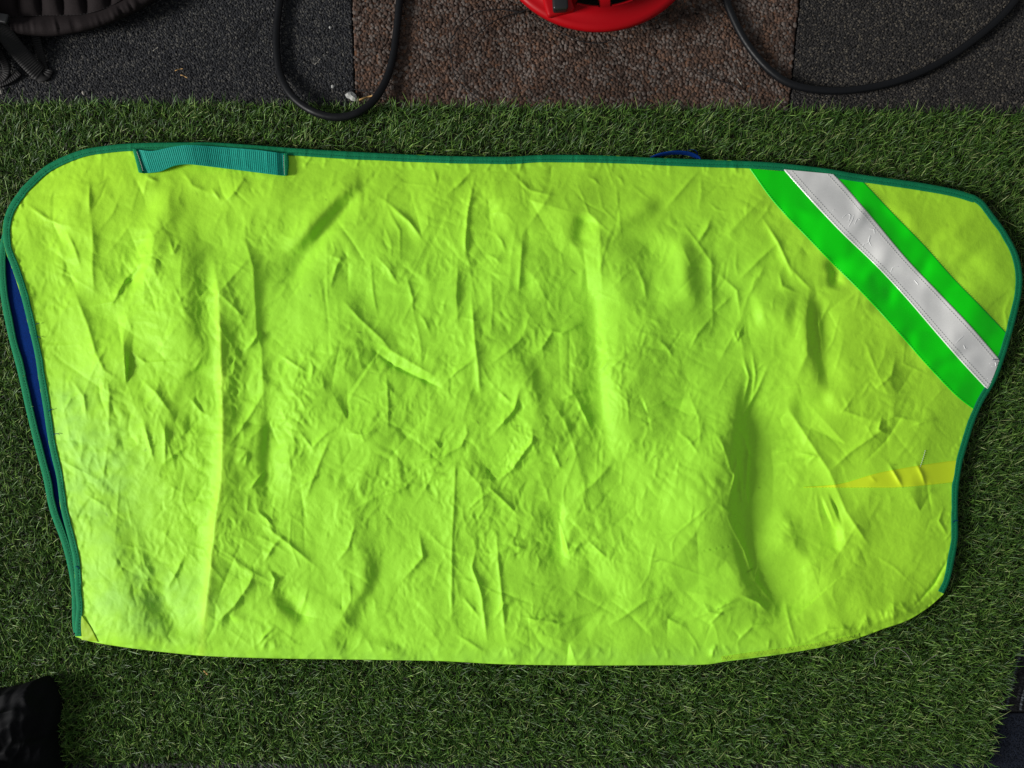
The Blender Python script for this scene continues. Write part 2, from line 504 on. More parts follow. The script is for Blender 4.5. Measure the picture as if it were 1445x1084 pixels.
# --- broad undulation
HF += 5.0 * perlin(UX / 190 + 3, UY / 210, 1) + 2.4 * perlin(UX / 85, UY / 95 + 7, 2) + 1.1 * perlin(UX / 42, UY / 46, 3)
# crumple facets: jittered triangles with sharp creases between them
def facets(pitch, amp, seed, jit=.42, shear=.35):
    r_ = np.random.default_rng(seed)
    nx_, ny_ = int(1500 / pitch) + 4, int(800 / pitch) + 4
    PX = (np.arange(nx_)[None] + r_.uniform(-jit, jit, (ny_, nx_)) + .5 * (np.arange(ny_) % 2)[:, None]) * pitch - 2 * pitch
    PY = (np.arange(ny_)[:, None] + r_.uniform(-jit, jit, (ny_, nx_))) * pitch + 180 - 2 * pitch
    PZ = r_.normal(0, 1, (ny_, nx_)) * amp
    out = np.zeros_like(UX)
    WX = UX + pitch * .35 * perlin(UX / (pitch * 1.1), UY / (pitch * 1.1), seed + 5)
    WY = UY + pitch * .35 * perlin(UX / (pitch * 1.1) + 31, UY / (pitch * 1.1), seed + 6)
    for j in range(ny_ - 1):
        for i in range(nx_ - 1):
            q = [(j, i), (j, i + 1), (j + 1, i + 1), (j + 1, i)]
            d = (j % 2 == 0) ^ (r_.random() < .35)
            for tri in (((0, 1, 3), (1, 2, 3)) if d else ((0, 1, 2), (0, 2, 3))):
                x = [PX[q[t]] for t in tri]; y = [PY[q[t]] for t in tri]; z = [PZ[q[t]] for t in tri]
                m_ = pitch * .5
                i0 = max(0, int((min(x) - m_ - GX0) / ST)); i1 = min(GNX, int((max(x) + m_ - GX0) / ST) + 2)
                j0 = max(0, int((min(y) - m_ - GY0) / ST)); j1 = min(GNY, int((max(y) + m_ - GY0) / ST) + 2)
                if i1 <= i0 or j1 <= j0: continue
                X_, Y_ = WX[j0:j1, i0:i1], WY[j0:j1, i0:i1]
                det = (y[1] - y[2]) * (x[0] - x[2]) + (x[2] - x[1]) * (y[0] - y[2])
                if abs(det) < 1e-6: continue
                l0 = ((y[1] - y[2]) * (X_ - x[2]) + (x[2] - x[1]) * (Y_ - y[2])) / det
                l1 = ((y[2] - y[0]) * (X_ - x[2]) + (x[0] - x[2]) * (Y_ - y[2])) / det
                l2 = 1 - l0 - l1
                ins_ = (l0 >= 0) & (l1 >= 0) & (l2 >= 0)
                out[j0:j1, i0:i1][ins_] = (l0 * z[0] + l1 * z[1] + l2 * z[2])[ins_]
    return out
def soften(F, n):
    for _ in range(n):
        F = np.pad(F, 1, mode='edge'); F = (F[:-2] + 2 * F[1:-1] + F[2:]) / 4; F = (F[:, :-2] + 2 * F[:, 1:-1] + F[:, 2:]) / 4
    return F
crum = 0.25 + 0.75 * np.exp(-((UX - 700) / 260) ** 2 - ((UY - 600) / 260) ** 2) + 0.55 * np.exp(-((UX - 230) / 220) ** 2 - ((UY - 620) / 300) ** 2)
crum *= 0.6 + 1.1 * np.clip(perlin(UX / 120, UY / 120, 33) + .3, 0, 1)
def ridged(lx, ly, ang, seed, warp=.55):
    ca_, sa_ = math.cos(ang), math.sin(ang)
    a_ = (UX * ca_ + UY * sa_); b_ = (-UX * sa_ + UY * ca_)
    l_ = min(lx, ly)
    a2 = a_ + warp * l_ * perlin(UX / (1.6 * l_), UY / (1.6 * l_), seed + 1)
    b2 = b_ + warp * l_ * perlin(UX / (1.6 * l_) + 17, UY / (1.6 * l_), seed + 2)
    return .3 - np.sqrt(perlin(a2 / lx, b2 / ly, seed) ** 2 + 2e-4)
def patch_mask(sc, seed, lo=-.15, hi=.35):
    return sstep(lo, hi, perlin(UX / sc, UY / sc, seed))
HF += soften(facets(88, 3.2, 214), 30) + soften(facets(46, 1.2, 202), 2) * (0.4 + .6 * crum)
HF += 3.6 * ridged(120, 70, math.radians(100), 301) * (.4 + .6 * crum)
HF += 3.0 * ridged(62, 40, math.radians(125), 311) * (.3 + .7 * crum) * (.35 + .65 * patch_mask(90, 312))
HF -= 2.7 * ridged(58, 36, math.radians(62), 321) * (.3 + .7 * crum) * (.25 + .75 * patch_mask(80, 322))
HF += 3.0 * ridged(34, 19, math.radians(118), 331) * (.25 + .75 * crum) * (.2 + .8 * patch_mask(60, 332))
HF -= 2.7 * ridged(32, 18, math.radians(48), 341) * (.25 + .75 * crum) * (.2 + .8 * patch_mask(66, 342))
HF += 1.7 * ridged(17, 11, math.radians(80), 351) * crum * patch_mask(50, 352)
HF -= 1.5 * ridged(15, 10, math.radians(140), 361) * crum * patch_mask(44, 362)
HF += .5 * ridged(9, 6.5, math.radians(105), 371) * (.2 + .8 * crum) * patch_mask(40, 372)

# --- traced folds.  Light comes from the left: the left flank of a ridge is bright, the right one dark.
# left third
swell([(262, 300), (256, 380), (258, 470), (266, 540)], 9, 60, 26)
ridge([(300, 350), (309, 413), (312, 480), (315, 600), (313, 680), (305, 730), (298, 800), (291, 857), (286, 912)], 9, 9, 34, e=3, ends=.12)
ridge([(346, 285), (346, 341), (357, 375), (362, 466), (369, 494), (372, 566), (374, 600)], 4.6, 26, 13, ends=.25)
ridge([(369, 560), (349, 592), (327, 624)], 3.5, 8, 8)
ridge([(309, 413), (330, 388), (350, 366)], 3.5, 10, 12)
ridge([(311, 415), (326, 430), (345, 448)], 2.2, 8, 8)
swell([(249, 249), (232, 300), (212, 350), (190, 400)], 6, 18, 22)
swell([(205, 320), (196, 375), (170, 421)], -6.5, 22, 12)
ridge([(128, 300), (131, 340), (130, 380), (134, 422)], 4.2, 16, 9)
ridge([(100, 395), (112, 430), (124, 460), (135, 499), (147, 523), (180, 546)], 5, 20, 11)
ridge([(196, 373), (176, 396), (160, 426), (140, 430)], 4, 10, 7)
ridge([(150, 525), (154, 560), (153, 616)], 3.6, 13, 9)
ridge([(233, 600), (233, 652)], 3, 9, 6); ridge([(233, 652), (262, 630)], 3, 7, 7); ridge([(203, 598), (216, 646)], 3, 8, 6)
ridge([(365, 470), (358, 482), (347, 494)], 3.5, 6, 6); ridge([(399, 503), (429, 523)], 3, 7, 7)
ridge([(470, 606), (448, 660), (428, 712)], 2.6, 10, 7, e=.8)
ridge([(90, 652), (136, 676)], 2.4, 8, 8); ridge([(125, 700), (150, 716)], 2, 6, 6)
swell([(383, 540), (380, 640), (378, 740)], -5, 12, 20)
swell([(401, 360), (440, 318), (480, 276), (521, 238)], 8, 15, 15)
swell([(392, 420), (440, 345), (500, 272), (530, 244)], -7, 14, 20)
ridge([(417, 284), (455, 266), (494, 245)], 2.5, 6, 6)
ridge([(362, 798), (352, 824), (333, 852), (309, 877), (303, 895)], 5.5, 14, 7)
ridge([(259, 786), (250, 806), (239, 826)], 3.5, 9, 6)
swell([(218, 820), (228, 850), (246, 880), (262, 908)], -4, 18, 16)
ridge([(385, 887), (374, 897), (365, 908)], 3.2, 6, 6)
swell([(382, 835), (410, 850), (440, 884)], -4.5, 13, 13)
ridge([(378, 745), (410, 770), (440, 795)], 3.2, 8, 9); ridge([(375, 790), (386, 770), (396, 760)], 3, 6, 6)
ridge([(366, 724), (376, 732), (384, 742)], 3, 5, 5); ridge([(382, 808), (388, 818), (384, 834)], 3, 5, 5)
ridge([(352, 690), (364, 676), (372, 668)], 3, 5, 5); ridge([(336, 652), (348, 638)], 3, 5, 5); ridge([(346, 655), (350, 640)], 2.6, 4, 4)
ridge([(425, 612), (440, 632), (462, 610), (472, 606)], 2.8, 6, 6)
ridge([(43, 292), (62, 306), (83, 316)], 3, 8, 8); ridge([(126, 262), (126, 300)], 3, 9, 7)
ridge([(206, 249), (222, 256)], 3, 5, 5); ridge([(300, 268), (310, 282)], 2.5, 6, 5); ridge([(345, 250), (332, 270), (318, 284)], 3.2, 9, 8)
ridge([(95, 330), (105, 350), (112, 372)], 3, 8, 7); ridge([(104, 540), (118, 560), (122, 590)], 3.2, 9, 9)
ridge([(90, 580), (100, 562), (112, 556)], 2.6, 7, 7); ridge([(260, 245), (272, 262), (290, 270)], 2.5, 9, 9)
ridge([(190, 500), (205, 512), (250, 510)], 1.8, 5, 5); ridge([(240, 340), (245, 356), (252, 342)], 2.6, 6, 6)
ridge([(205, 540), (222, 556), (240, 582)], 3, 12, 8); ridge([(270, 564), (285, 582), (294, 586)], 2.6, 8, 6)
ridge([(276, 520), (284, 505)], 1.6, 4, 4)
# centre
ridge([(671, 244), (666, 268), (660, 300), (657, 340), (657, 376)], 3.6, 8, 6, e=.8)
ridge([(646, 372), (644, 419), (646, 456)], 4, 16, 7)
ridge([(664, 400), (667, 440), (669, 472), (673, 506), (679, 573)], 3.4, 6, 10, e=.8)
ridge([(656, 589), (659, 612), (651, 629), (626, 643), (580, 653)], 4, 8, 8)
ridge([(643, 640), (641, 700), (638, 760), (637, 880)], 2.8, 12, 6, e=.8, ends=.15)
ridge([(699, 735), (703, 790), (709, 850), (714, 915)], 3.2, 8, 7)
ridge([(779, 264), (772, 281), (738, 330)], 4, 12, 14); ridge([(738, 328), (735, 370), (731, 424)], 3.2, 12, 7, e=.8)
ridge([(726, 247), (746, 268), (778, 276)], 2.8, 7, 8)
ridge([(544, 284), (577, 311), (594, 336)], 3, 9, 8); ridge([(470, 362), (480, 366), (474, 378), (468, 400)], 3.5, 10, 7)
ridge([(666, 240), (650, 258), (634, 272)], 2.8, 7, 7); ridge([(655, 252), (640, 262)], 2.2, 5, 5)
ridge([(612, 240), (616, 256)], 2, 4, 4); ridge([(520, 489), (556, 516), (620, 546), (634, 557)], -5, 8, 9)
ridge([(524, 478), (560, 500), (622, 536)], 3.5, 12, 12)
ridge([(633, 535), (645, 524), (666, 509)], 4, 6, 6); ridge([(533, 363), (548, 380), (560, 398)], 2.6, 7, 7)
ridge([(575, 395), (582, 420), (583, 438)], 2.6, 8, 6); ridge([(480, 420), (510, 452), (540, 480), (556, 502)], 3, 10, 9)
ridge([(829, 452), (792, 470), (779, 468), (766, 490), (746, 504)], 3.4, 7, 7)
ridge([(739, 475), (719, 493), (696, 511)], 4, 9, 8); ridge([(731, 557), (726, 578), (699, 608)], 5.5, 12, 6)
ridge([(706, 554), (719, 567)], 4, 6, 5); ridge([(752, 601), (751, 622), (723, 662), (696, 683)], 5.5, 12, 6)
ridge([(816, 568), (832, 600)], 3.5, 7, 5); ridge([(915, 574), (940, 566), (962, 563)], 2.6, 6, 8)
swell([(822, 360), (838, 460), (846, 560), (856, 672)], -4.5, 22, 12)
swell([(880, 320), (876, 460), (890, 600), (900, 720)], 6, 30, 55)
ridge([(860, 658), (838, 682), (818, 698)], 4.5, 7, 14)
ridge([(692, 690), (710, 706), (728, 724)], 3.2, 6, 6); ridge([(693, 694), (676, 704), (664, 716)], 3, 6, 6)
ridge([(493, 612), (512, 614), (530, 606)], 3.2, 7, 7); ridge([(612, 622), (622, 634)], 3, 5, 5)
ridge([(782, 640), (790, 660)], 3, 6, 5); ridge([(796, 562), (808, 556), (822, 552)], 3, 6, 6)
ridge([(540, 700), (556, 694), (572, 688), (582, 676)], 3.6, 8, 8); ridge([(500, 720), (520, 706), (552, 690)], 2.8, 8, 8)
ridge([(593, 762), (597, 786), (585, 800), (570, 816)], 4.5, 11, 7)
ridge([(676, 755), (666, 800), (679, 837), (689, 918)], 4, 10, 8); ridge([(655, 845), (674, 868)], 2.8, 6, 6)
swell([(786, 700), (789, 760), (789, 808)], -6, 18, 9)
ridge([(789, 735), (802, 778), (812, 774), (824, 762)], 3.2, 6, 6); ridge([(832, 765), (856, 788)], 3, 7, 7)
ridge([(766, 876), (789, 881), (829, 866)], 3, 6, 5); ridge([(849, 887), (880, 870), (912, 847), (962, 833)], 4, 9, 9)
swell([(820, 800), (860, 830), (880, 860)], -4, 22, 18); ridge([(647, 897), (680, 918)], 2.2, 6, 6)
ridge([(700, 870), (712, 852), (726, 846)], 2.6, 6, 6); ridge([(740, 872), (760, 876), (772, 868)], 2.4, 5, 5)
ridge([(700, 780), (724, 770), (738, 774)], 3, 7, 7); ridge([(478, 790), (492, 772), (500, 742)], 3, 7, 7)
# right third
ridge([(833, 292), (846, 322), (850, 424)], 5, 26, 16); swell([(815, 350), (830, 300)], -5, 14, 12)
swell([(935, 279), (890, 305), (845, 332)], 5, 12, 14); ridge([(944, 289), (962, 268), (982, 245)], 3.4, 10, 9)
swell([(925, 320), (915, 380), (930, 450)], -5, 28, 26)
swell([(958, 320), (970, 400), (985, 440)], 4.5, 16, 14)
ridge([(1002, 311), (998, 322), (986, 340)], 4.2, 7, 6); ridge([(1003, 340), (1004, 400), (1006, 468)], 3, 14, 6, e=.8)
ridge([(1030, 326), (1052, 304), (1078, 278)], 4, 14, 12); ridge([(1082, 317), (1098, 342), (1117, 384)], 3.6, 6, 7)
ridge([(1096, 344), (1070, 368), (1046, 392)], 3.6, 9, 8); ridge([(1118, 381), (1130, 394), (1144, 408)], 2.6, 7, 7)
ridge([(1020, 392), (1040, 410), (1044, 440)], 3, 9, 8); ridge([(1036, 468), (1040, 480), (1048, 462)], 3, 5, 5)
ridge([(975, 490), (985, 470), (1002, 450)], 3, 7, 7); ridge([(1010, 438), (1030, 420)], 2.4, 6, 6)
ridge([(1100, 388), (1104, 404), (1122, 412)], 3, 8, 7)
swell([(1172, 360), (1180, 385), (1176, 410)], -7, 9, 12)
# the two deep hollows
swell([(1066, 500), (1063, 546), (1067, 590), (1061, 640), (1066, 690), (1060, 735), (1070, 782), (1088, 826), (1120, 872), (1138, 888)], -10.5, 25, 62, ends=.25)
swell([(1085, 780), (1108, 826), (1130, 872)], -7, 30, 34)
ridge([(1063, 490), (1050, 512), (1041, 546), (1034, 593), (1029, 659), (1026, 720), (1036, 790), (1050, 830), (1090, 868)], 7, 52, 12, e=7, ends=.25)
swell([(1000, 560), (985, 680), (980, 780), (1010, 850)], 10, 62, 46)
ridge([(1050, 508), (1057, 534), (1050, 566)], 3, 5, 6); ridge([(1080, 524), (1068, 552), (1050, 584)], 3, 6, 7); ridge([(1062, 500), (1066, 530), (1062, 560)], 2, 4, 5)
ridge([(1046, 600), (1056, 640), (1052, 690), (1060, 740)], 4, 7, 5); ridge([(1032, 740), (1050, 776), (1062, 812)], 4.5, 6, 6); ridge([(1070, 790), (1066, 820), (1090, 850)], 3.5, 7, 7)
ridge([(1040, 650), (1036, 676), (1030, 700)], 3, 4, 6); ridge([(1040, 650), (1046, 690), (1050, 720)], 2.8, 4, 5)
swell([(1156, 402), (1152, 440), (1154, 476), (1166, 526), (1178, 564)], -7, 12, 24, ends=.3)
ridge([(1142, 400), (1138, 450), (1138, 500), (1120, 540)], 6, 30, 8, e=3)
ridge([(1154, 440), (1160, 490)], 2.2, 4, 4)
swell([(1180, 560), (1150, 572), (1112, 578)], -4, 14, 18)
ridge([(1108, 570), (1138, 616), (1171, 666), (1194, 722), (1232, 778)], 5, 9, 16, ends=.15)
ridge([(1181, 656), (1200, 638), (1217, 626), (1248, 605)], 4, 8, 9); ridge([(1244, 590), (1240, 606), (1252, 612)], 3.4, 6, 6)
ridge([(1262, 510), (1258, 530), (1240, 545)], 3.2, 8, 8); ridge([(1230, 600), (1262, 588), (1290, 594)], 2.8, 8, 8)
ridge([(1290, 600), (1304, 595), (1318, 592)], 2.4, 5, 5); ridge([(1204, 560), (1190, 580), (1220, 590)], 2.6, 8, 8)
ridge([(1088, 692), (1111, 687.5), (1178, 687), (1271, 687), (1347, 680)], 0.5, 8, 4, e=.8, ends=.05)
ridge([(1130, 640), (1150, 644), (1142, 652)], 2.6, 5, 5); ridge([(1090, 640), (1120, 632)], 2.4, 6, 6)
swell([(1120, 770), (1150, 762), (1194, 755)], -7, 20, 18); swell([(1165, 722), (1180, 716)], 5, 18, 16)
swell([(1085, 720), (1110, 740), (1095, 780)], 4, 22, 16)
ridge([(1297, 848), (1318, 825), (1334, 796)], -4.5, 6, 6); ridge([(1222, 868), (1226, 884)], 2.8, 6, 5)
ridge([(1010, 861), (1024, 852), (1040, 846)], 3.4, 6, 5); ridge([(1006, 876), (1020, 862), (1034, 858)], 2.6, 4, 4)
ridge([(980, 872), (1000, 864), (1020, 868)], 2.2, 5, 5); ridge([(1040, 905), (1062, 884), (1090, 880)], 2.8, 6, 6)
ridge([(1144, 902), (1168, 889), (1206, 888)], 3.4, 6, 8); ridge([(1050, 842), (1070, 850), (1080, 860)], 3, 5, 5)
ridge([(1330, 720), (1325, 735), (1335, 752)], 2.8, 7, 7); ridge([(1240, 704), (1280, 696), (1330, 690)], 2, 7, 7)
swell([(1060, 445), (1090, 440), (1125, 445)], 5, 20, 22); swell([(1150, 880), (1200, 868), (1260, 850)], 4, 22, 20)
swell([(1236, 268), (1252, 300), (1280, 350)], -4, 18, 14); swell([(1330, 320), (1370, 370)], 4, 40, 40)
ridge([(1425, 420), (1418, 440), (1422, 462)], 2.4, 6, 6)
# faint tension lines
for a, b in (((960, 610), (985, 640)), ((965, 632), (990, 612)), ((900, 380), (912, 420)), ((560, 300), (590, 328)), ((505, 560), (560, 548)), ((420, 690), (452, 668)), ((1080, 612), (1110, 604)), ((1085, 626), (1120, 618)), ((1100, 655), (1128, 650)), ((860, 520), (884, 500)), ((700, 330), (712, 352)), ((590, 440), (606, 470)), ((690, 360), (706, 372)), ((830, 250), (846, 262)), ((870, 248), (880, 262)), ((1062, 400), (1078, 378)), ((930, 480), (950, 505))):
    ridge([a, ((a[0] + b[0]) / 2 + 2, (a[1] + b[1]) / 2 - 1), b], 2.0, 6, 6)

# --- small random crumples, denser in the middle and on the left
rr = np.random.default_rng(77)
def dens(x, y):
    d = 0.35 + 0.65 * np.exp(-((x - 720) / 200) ** 2 - ((y - 600) / 210) ** 2) + 0.5 * np.exp(-((x - 240) / 190) ** 2 - ((y - 640) / 260) ** 2)
    d *= 1 - 0.85 * sstep(-40, 40, (x - 1150) * .72 - (y - 420) * -.0 + (330 - y) * .66)       # calm under the tape and its corner
    return d
cnt = 0
while cnt < 420:
    x, y = rr.uniform(20, 1350), rr.uniform(220, 925)
    if rr.random() > dens(x, y): continue
    cnt += 1
    L = rr.gamma(3.0, 10) + 12
    fa = float(perlin(np.array([x / 170.0]), np.array([y / 170.0]), 88)[0])
    a = math.radians(95) + 2.2 * fa + rr.normal(0, .35) + (rr.random() < .25) * rr.uniform(.6, 1.4)
    ca, sa = math.cos(a), math.sin(a)
    bend = rr.normal(0, .16) * L
    p0 = (x - ca * L / 2, y - sa * L / 2); p1 = (x - sa * bend, y + ca * bend); p2 = (x + ca * L / 2, y + sa * L / 2)
    wd = rr.uniform(1.8, 5.0)
    ridge([p0, p1, p2], rr.choice([1, 1, -1]) * rr.uniform(.35, 1.0) * (wd / 4) ** .6, wd, wd * rr.uniform(.6, 1.5), e=.9)
# pinch points: little developable cones with creases radiating from the apex
def cone(x, y, R, slope, seed):
    r_ = np.random.default_rng(seed)
    Rm = 3.4 * R
    i0 = max(0, int((x - Rm - GX0) / ST)); i1 = min(GNX, int((x + Rm - GX0) / ST) + 2)
    j0 = max(0, int((y - Rm - GY0) / ST)); j1 = min(GNY, int((y + Rm - GY0) / ST) + 2)
    if i1 - i0 < 3 or j1 - j0 < 3: return
    dx = UX[j0:j1, i0:i1] - x; dy = UY[j0:j1, i0:i1] - y
    r2 = np.hypot(dx, dy); th = np.arctan2(dy, dx)
    k = int(r_.integers(3, 6))
    kn = (np.arange(k) + r_.uniform(-.48, .48, k)) * 2 * math.pi / k + r_.uniform(0, 6.28)
    kn = kn % (2 * math.pi)
    kn = np.sort(kn)
    val = r_.normal(0, 1, k); val -= val.mean()
    g_ = np.interp((th % (2 * math.pi)).ravel(), np.r_[kn[-1] - 2 * math.pi, kn, kn[0] + 2 * math.pi], np.r_[val[-1], val, val[0]]).reshape(th.shape)
    HF[j0:j1, i0:i1] += slope * np.sqrt(r2 ** 2 + 1) * g_ * np.exp(-(r2 / R) ** 1.6)
cnt = 0
while cnt < 170:
    x, y = rr.uniform(20, 1350), rr.uniform(225, 930)
    if rr.random() > dens(x, y): continue
    cnt += 1
    cone(x, y, 8 + rr.gamma(2.0, 8.0), rr.uniform(.04, .19), 1000 + cnt)
# long faint straight crease lines from being folded away
for _ in range(90):
    x, y = rr.uniform(60, 1320), rr.uniform(240, 900)
    a = rr.choice([rr.normal(math.radians(115), .25), rr.normal(math.radians(40), .3), rr.normal(math.radians(85), .12)])
    L = rr.uniform(45, 130)
    p0 = np.array([x, y]); d_ = np.array([math.cos(a), math.sin(a)]) * L / 2
    ridge([p0 - d_, p0 + rr.normal(0, 2, 2), p0 + d_], rr.choice([-1, 1]) * rr.uniform(.6, 1.5), rr.uniform(4, 10), rr.uniform(3, 7), e=.5)
# puckers where the binding gathers the cloth
def puckers(pts, n, inward, seed, amp=1.5, ln=(8, 22)):
    r_ = np.random.default_rng(seed)
    C = spline(pts, 800)
    T = np.gradient(C, axis=0); T /= np.linalg.norm(T, axis=1)[:, None]
    N = np.stack([-T[:, 1], T[:, 0]], 1) * inward
    for i in r_.integers(6, 794, n):
        l = r_.uniform(*ln); sk = r_.normal(0, .35)
        d = N[i] + T[i] * sk
        p = C[i] + N[i] * 6
        stroke(HF, [p, p + d * l * .5, p + d * l], amp * r_.uniform(.4, 1.3), r_.uniform(2.2, 4.5), None, .9, .35)
puckers(top_pts, 120, 1, 1); puckers(right_pts, 46, 1, 2, 1.2, (7, 16)); puckers(left_pts, 70, -1, 3, 1.5, (7, 18)); puckers(bot_pts, 60, -1, 4, 1.3, (10, 26)); puckers(bot_pts[14:22], 30, -1, 9, 1.3, (8, 26))

# calm the cloth beneath the sewn tape: keep the broad form only
def blur(F, n):
    for _ in range(n):
        F = (np.roll(F, 1, 0) + 2 * F + np.roll(F, -1, 0)) / 4
        F = (np.roll(F, 1, 1) + 2 * F + np.roll(F, -1, 1)) / 4
    return F
def band_dist(X, Y, a, b):
    a = np.array(a); b = np.array(b); d = (b - a) / np.linalg.norm(b - a)
    return (X - a[0]) * d[1] - (Y - a[1]) * d[0]      # >0 to the upper right
lo_d = band_dist(UX, UY, (1058, 238), (1375, 580)); hi_d = band_dist(UX, UY, (1217, 250), (1423, 478))
mask_tape = sstep(-16, 2, lo_d) * sstep(-16, 2, -hi_d)
HF = HF * (1 - mask_tape) + (blur(HF, 60) * .8 + .25 * blur(HF, 8)) * mask_tape
mask_corner = sstep(0, 25, hi_d)
mask_dart = sstep(34, 8, np.abs(UY - (683 - .13 * np.maximum(UX - 1190, 0)))) * sstep(1150, 1215, UX)
HF = HF * (1 - .9 * mask_dart) + .9 * mask_dart * (blur(HF, 90) + .02 * (UX - 1260))
ridge([(1256, 658), (1264, 671), (1272, 685)], 3.2, 6, 5); ridge([(1294, 656), (1301, 670), (1305, 683)], 2.6, 6, 5); ridge([(1228, 672), (1236, 680)], 1.5, 5, 5)
HF = HF * (1 - .6 * mask_corner) + .6 * blur(HF, 14) * mask_corner
# gentle cross ripples along the tape
td = (UX - 1058) * .68 + (UY - 238) * .733
HF += mask_tape * (2.6 * np.sin(td / 11 + 3.2 * perlin(UX / 40, UY / 40, 51)) * (0.5 + perlin(UX / 60, UY / 60, 52)))

HF = HF + .8 * (HF - blur(HF, 4)) * (1 - .7 * mask_tape)      # nylon folds sharply
Z_MAT = 0.013                                # where the blades carry the cloth
Z_LOW = Z_MAT + 0.0010
HSC = MPX
HF = HF - np.percentile(HF, .5)
HF = np.where(HF < 5, 5 * np.exp(np.minimum(HF - 5, 0) / 5 * .8), HF) + 2.0                 # px above the lower layer

def hs(x, y):
    """height of the upper layer (px) at chart points, bilinear"""
    fx = np.clip((np.asarray(x, float) - GX0) / ST, 0, GNX - 1.001); fy = np.clip((np.asarray(y, float) - GY0) / ST, 0, GNY - 1.001)
    i = fx.astype(int); j = fy.astype(int); u = fx - i; v = fy - j
    return (HF[j, i] * (1 - u) + HF[j, i + 1] * u) * (1 - v) + (HF[j + 1, i] * (1 - u) + HF[j + 1, i + 1] * u) * v

# the edges rest lower than the middle, the fold at the bottom turns down
def edge_dist_field(pts):
    C = spline(pts, 260)
    cx = UX[::4, ::4]; cy = UY[::4, ::4]
    D = np.full(cx.shape, 1e9)
    for p in C:
        D = np.minimum(D, np.hypot(cx - p[0], cy - p[1]))
    # back to full resolution
    jj = np.minimum(np.arange(GNY) / 4, D.shape[0] - 1.001); ii = np.minimum(np.arange(GNX) / 4, D.shape[1] - 1.001)
    j = jj.astype(int); i = ii.astype(int); v = (jj - j)[:, None]; u = (ii - i)[None]
    return (D[j][:, i] * (1 - u) + D[j][:, i + 1] * u) * (1 - v) + (D[j + 1][:, i] * (1 - u) + D[j + 1][:, i + 1] * u) * v
D_top = edge_dist_field(top_pts); D_right = edge_dist_field(right_pts); D_left = edge_dist_field(left_pts); D_bot = edge_dist_field(bot_pts)
edge = np.minimum(np.minimum(D_top, D_right), D_left)
k_edge = sstep(0, 70, edge)
HF_edge = 4.0 + 0.34 * (blur(HF, 10) - 5.5) + 0.95 * (HF - blur(HF, 10))
HF = HF_edge * (1 - k_edge) + HF * k_edge
# left edge stands up a little where the two layers gape
gape = np.exp(-((UY - 420) / 120) ** 2) * (1 - sstep(0, 60, D_left))
HF += 9 * gape
b = np.clip(D_bot / 20, 0, 1)
HF = HF * (0.30 + 0.70 * np.sqrt(1 - (1 - b) ** 2))

def sheet_xyz(x, y, off=0.0):
    return gp(x, y, Z_LOW + (hs(x, y) + off) * HSC)

def coons(T, R, B, L, nu, nv):
    T = spline(T, nu); B = spline(B, nu); L = spline(L, nv); R = spline(R, nv)
    u = np.linspace(0, 1, nu)[None, :, None]; v = np.linspace(0, 1, nv)[:, None, None]
    return (1 - v) * T[None] + v * B[None] + (1 - u) * L[:, None] + u * R[:, None] - ((1 - u) * (1 - v) * T[0] + u * (1 - v) * T[-1] + (1 - u) * v * B[0] + u * v * B[-1])

sheet = thing("exercise_sheet", "crumpled fluorescent yellow-green nylon sheet with green binding, folded in half on the grass mat", "horse sheet", tuple(gp(722, 580, 0)))
def part(o, parent=None):
    return adopt(o, parent or sheet)

NU, NV = 930, 480
G = coons(top_pts, right_pts, bot_pts, left_pts, NU, NV)
X, Y = G[..., 0], G[..., 1]
V = sheet_xyz(X, Y)
# the fold: rows that turn under the lower edge
under = []
for k, (dy, hz) in enumerate(((0.6, .55), (0.2, .2), (-4, 0.02), (-16, 0.0))):
    row = G[-1].copy(); row[:, 1] += dy
    under.append(gp(row[:, 0], row[:, 1], Z_MAT - .0002 + (V[-1, :, 2] - Z_MAT) * hz))
Vall = np.vstack([V, np.array(under)])
Xc = np.vstack([X] + [X[-1:]] * 4); Yc = np.vstack([Y] + [Y[-1:]] * 4)
# dye: fresh yellow-green, faded paler towards the near left corner, grubby patches, a highlight painted on the left ridge
basec = np.array([0.405, 0.880, 0.052])
c = np.repeat(np.repeat(basec[None, None], NV + 4, 0), NU, 1)
pn = perlin(Xc / 130, Yc / 130, 61)[..., None] + .5 * perlin(Xc / 50, Yc / 50, 62)[..., None]
c = c * (1 + 0.05 * pn) * np.array([1, 1, 1])
yel = sstep(500, 0, Xc)[..., None] * .5 + sstep(980, 1250, Xc)[..., None] * .7
yel = yel + .6 * sstep(420, 220, Yc)[..., None]
c = c + np.clip(yel, 0, 1) * np.array([0.060, -0.01, -0.012])
fade = np.exp(-((Xc - 130) / 75) ** 2 - ((Yc - 690) / 95) ** 2) + .9 * np.exp(-((Xc - 190) / 110) ** 2 - ((Yc - 850) / 55) ** 2) + .7 * np.exp(-((Xc - 95) / 40) ** 2 - ((Yc - 590) / 60) ** 2) + .30 * np.exp(-((Yc - 930) / 16) ** 2)
fade = np.clip(fade * (0.75 + .9 * perlin(Xc / 36, Yc / 30, 63) + .5 * perlin(Xc / 12, Yc / 12, 64)), 0, 1)[..., None]
c = c * (1 - .42 * fade) + np.array([0.31, 0.66, 0.16]) * .42 * fade
gr_ = sstep(.18, .5, perlin(Xc / 24, Yc / 30, 65) + .6 * perlin(Xc / 8, Yc / 9, 66)) * sstep(-.1, .4, perlin(Xc / 150, Yc / 150, 67))
c = c * (1 - .07 * gr_[..., None]) * (1 + .035 * perlin(Xc / 5, Yc / 5, 68)[..., None])
rs = np.random.default_rng(70)
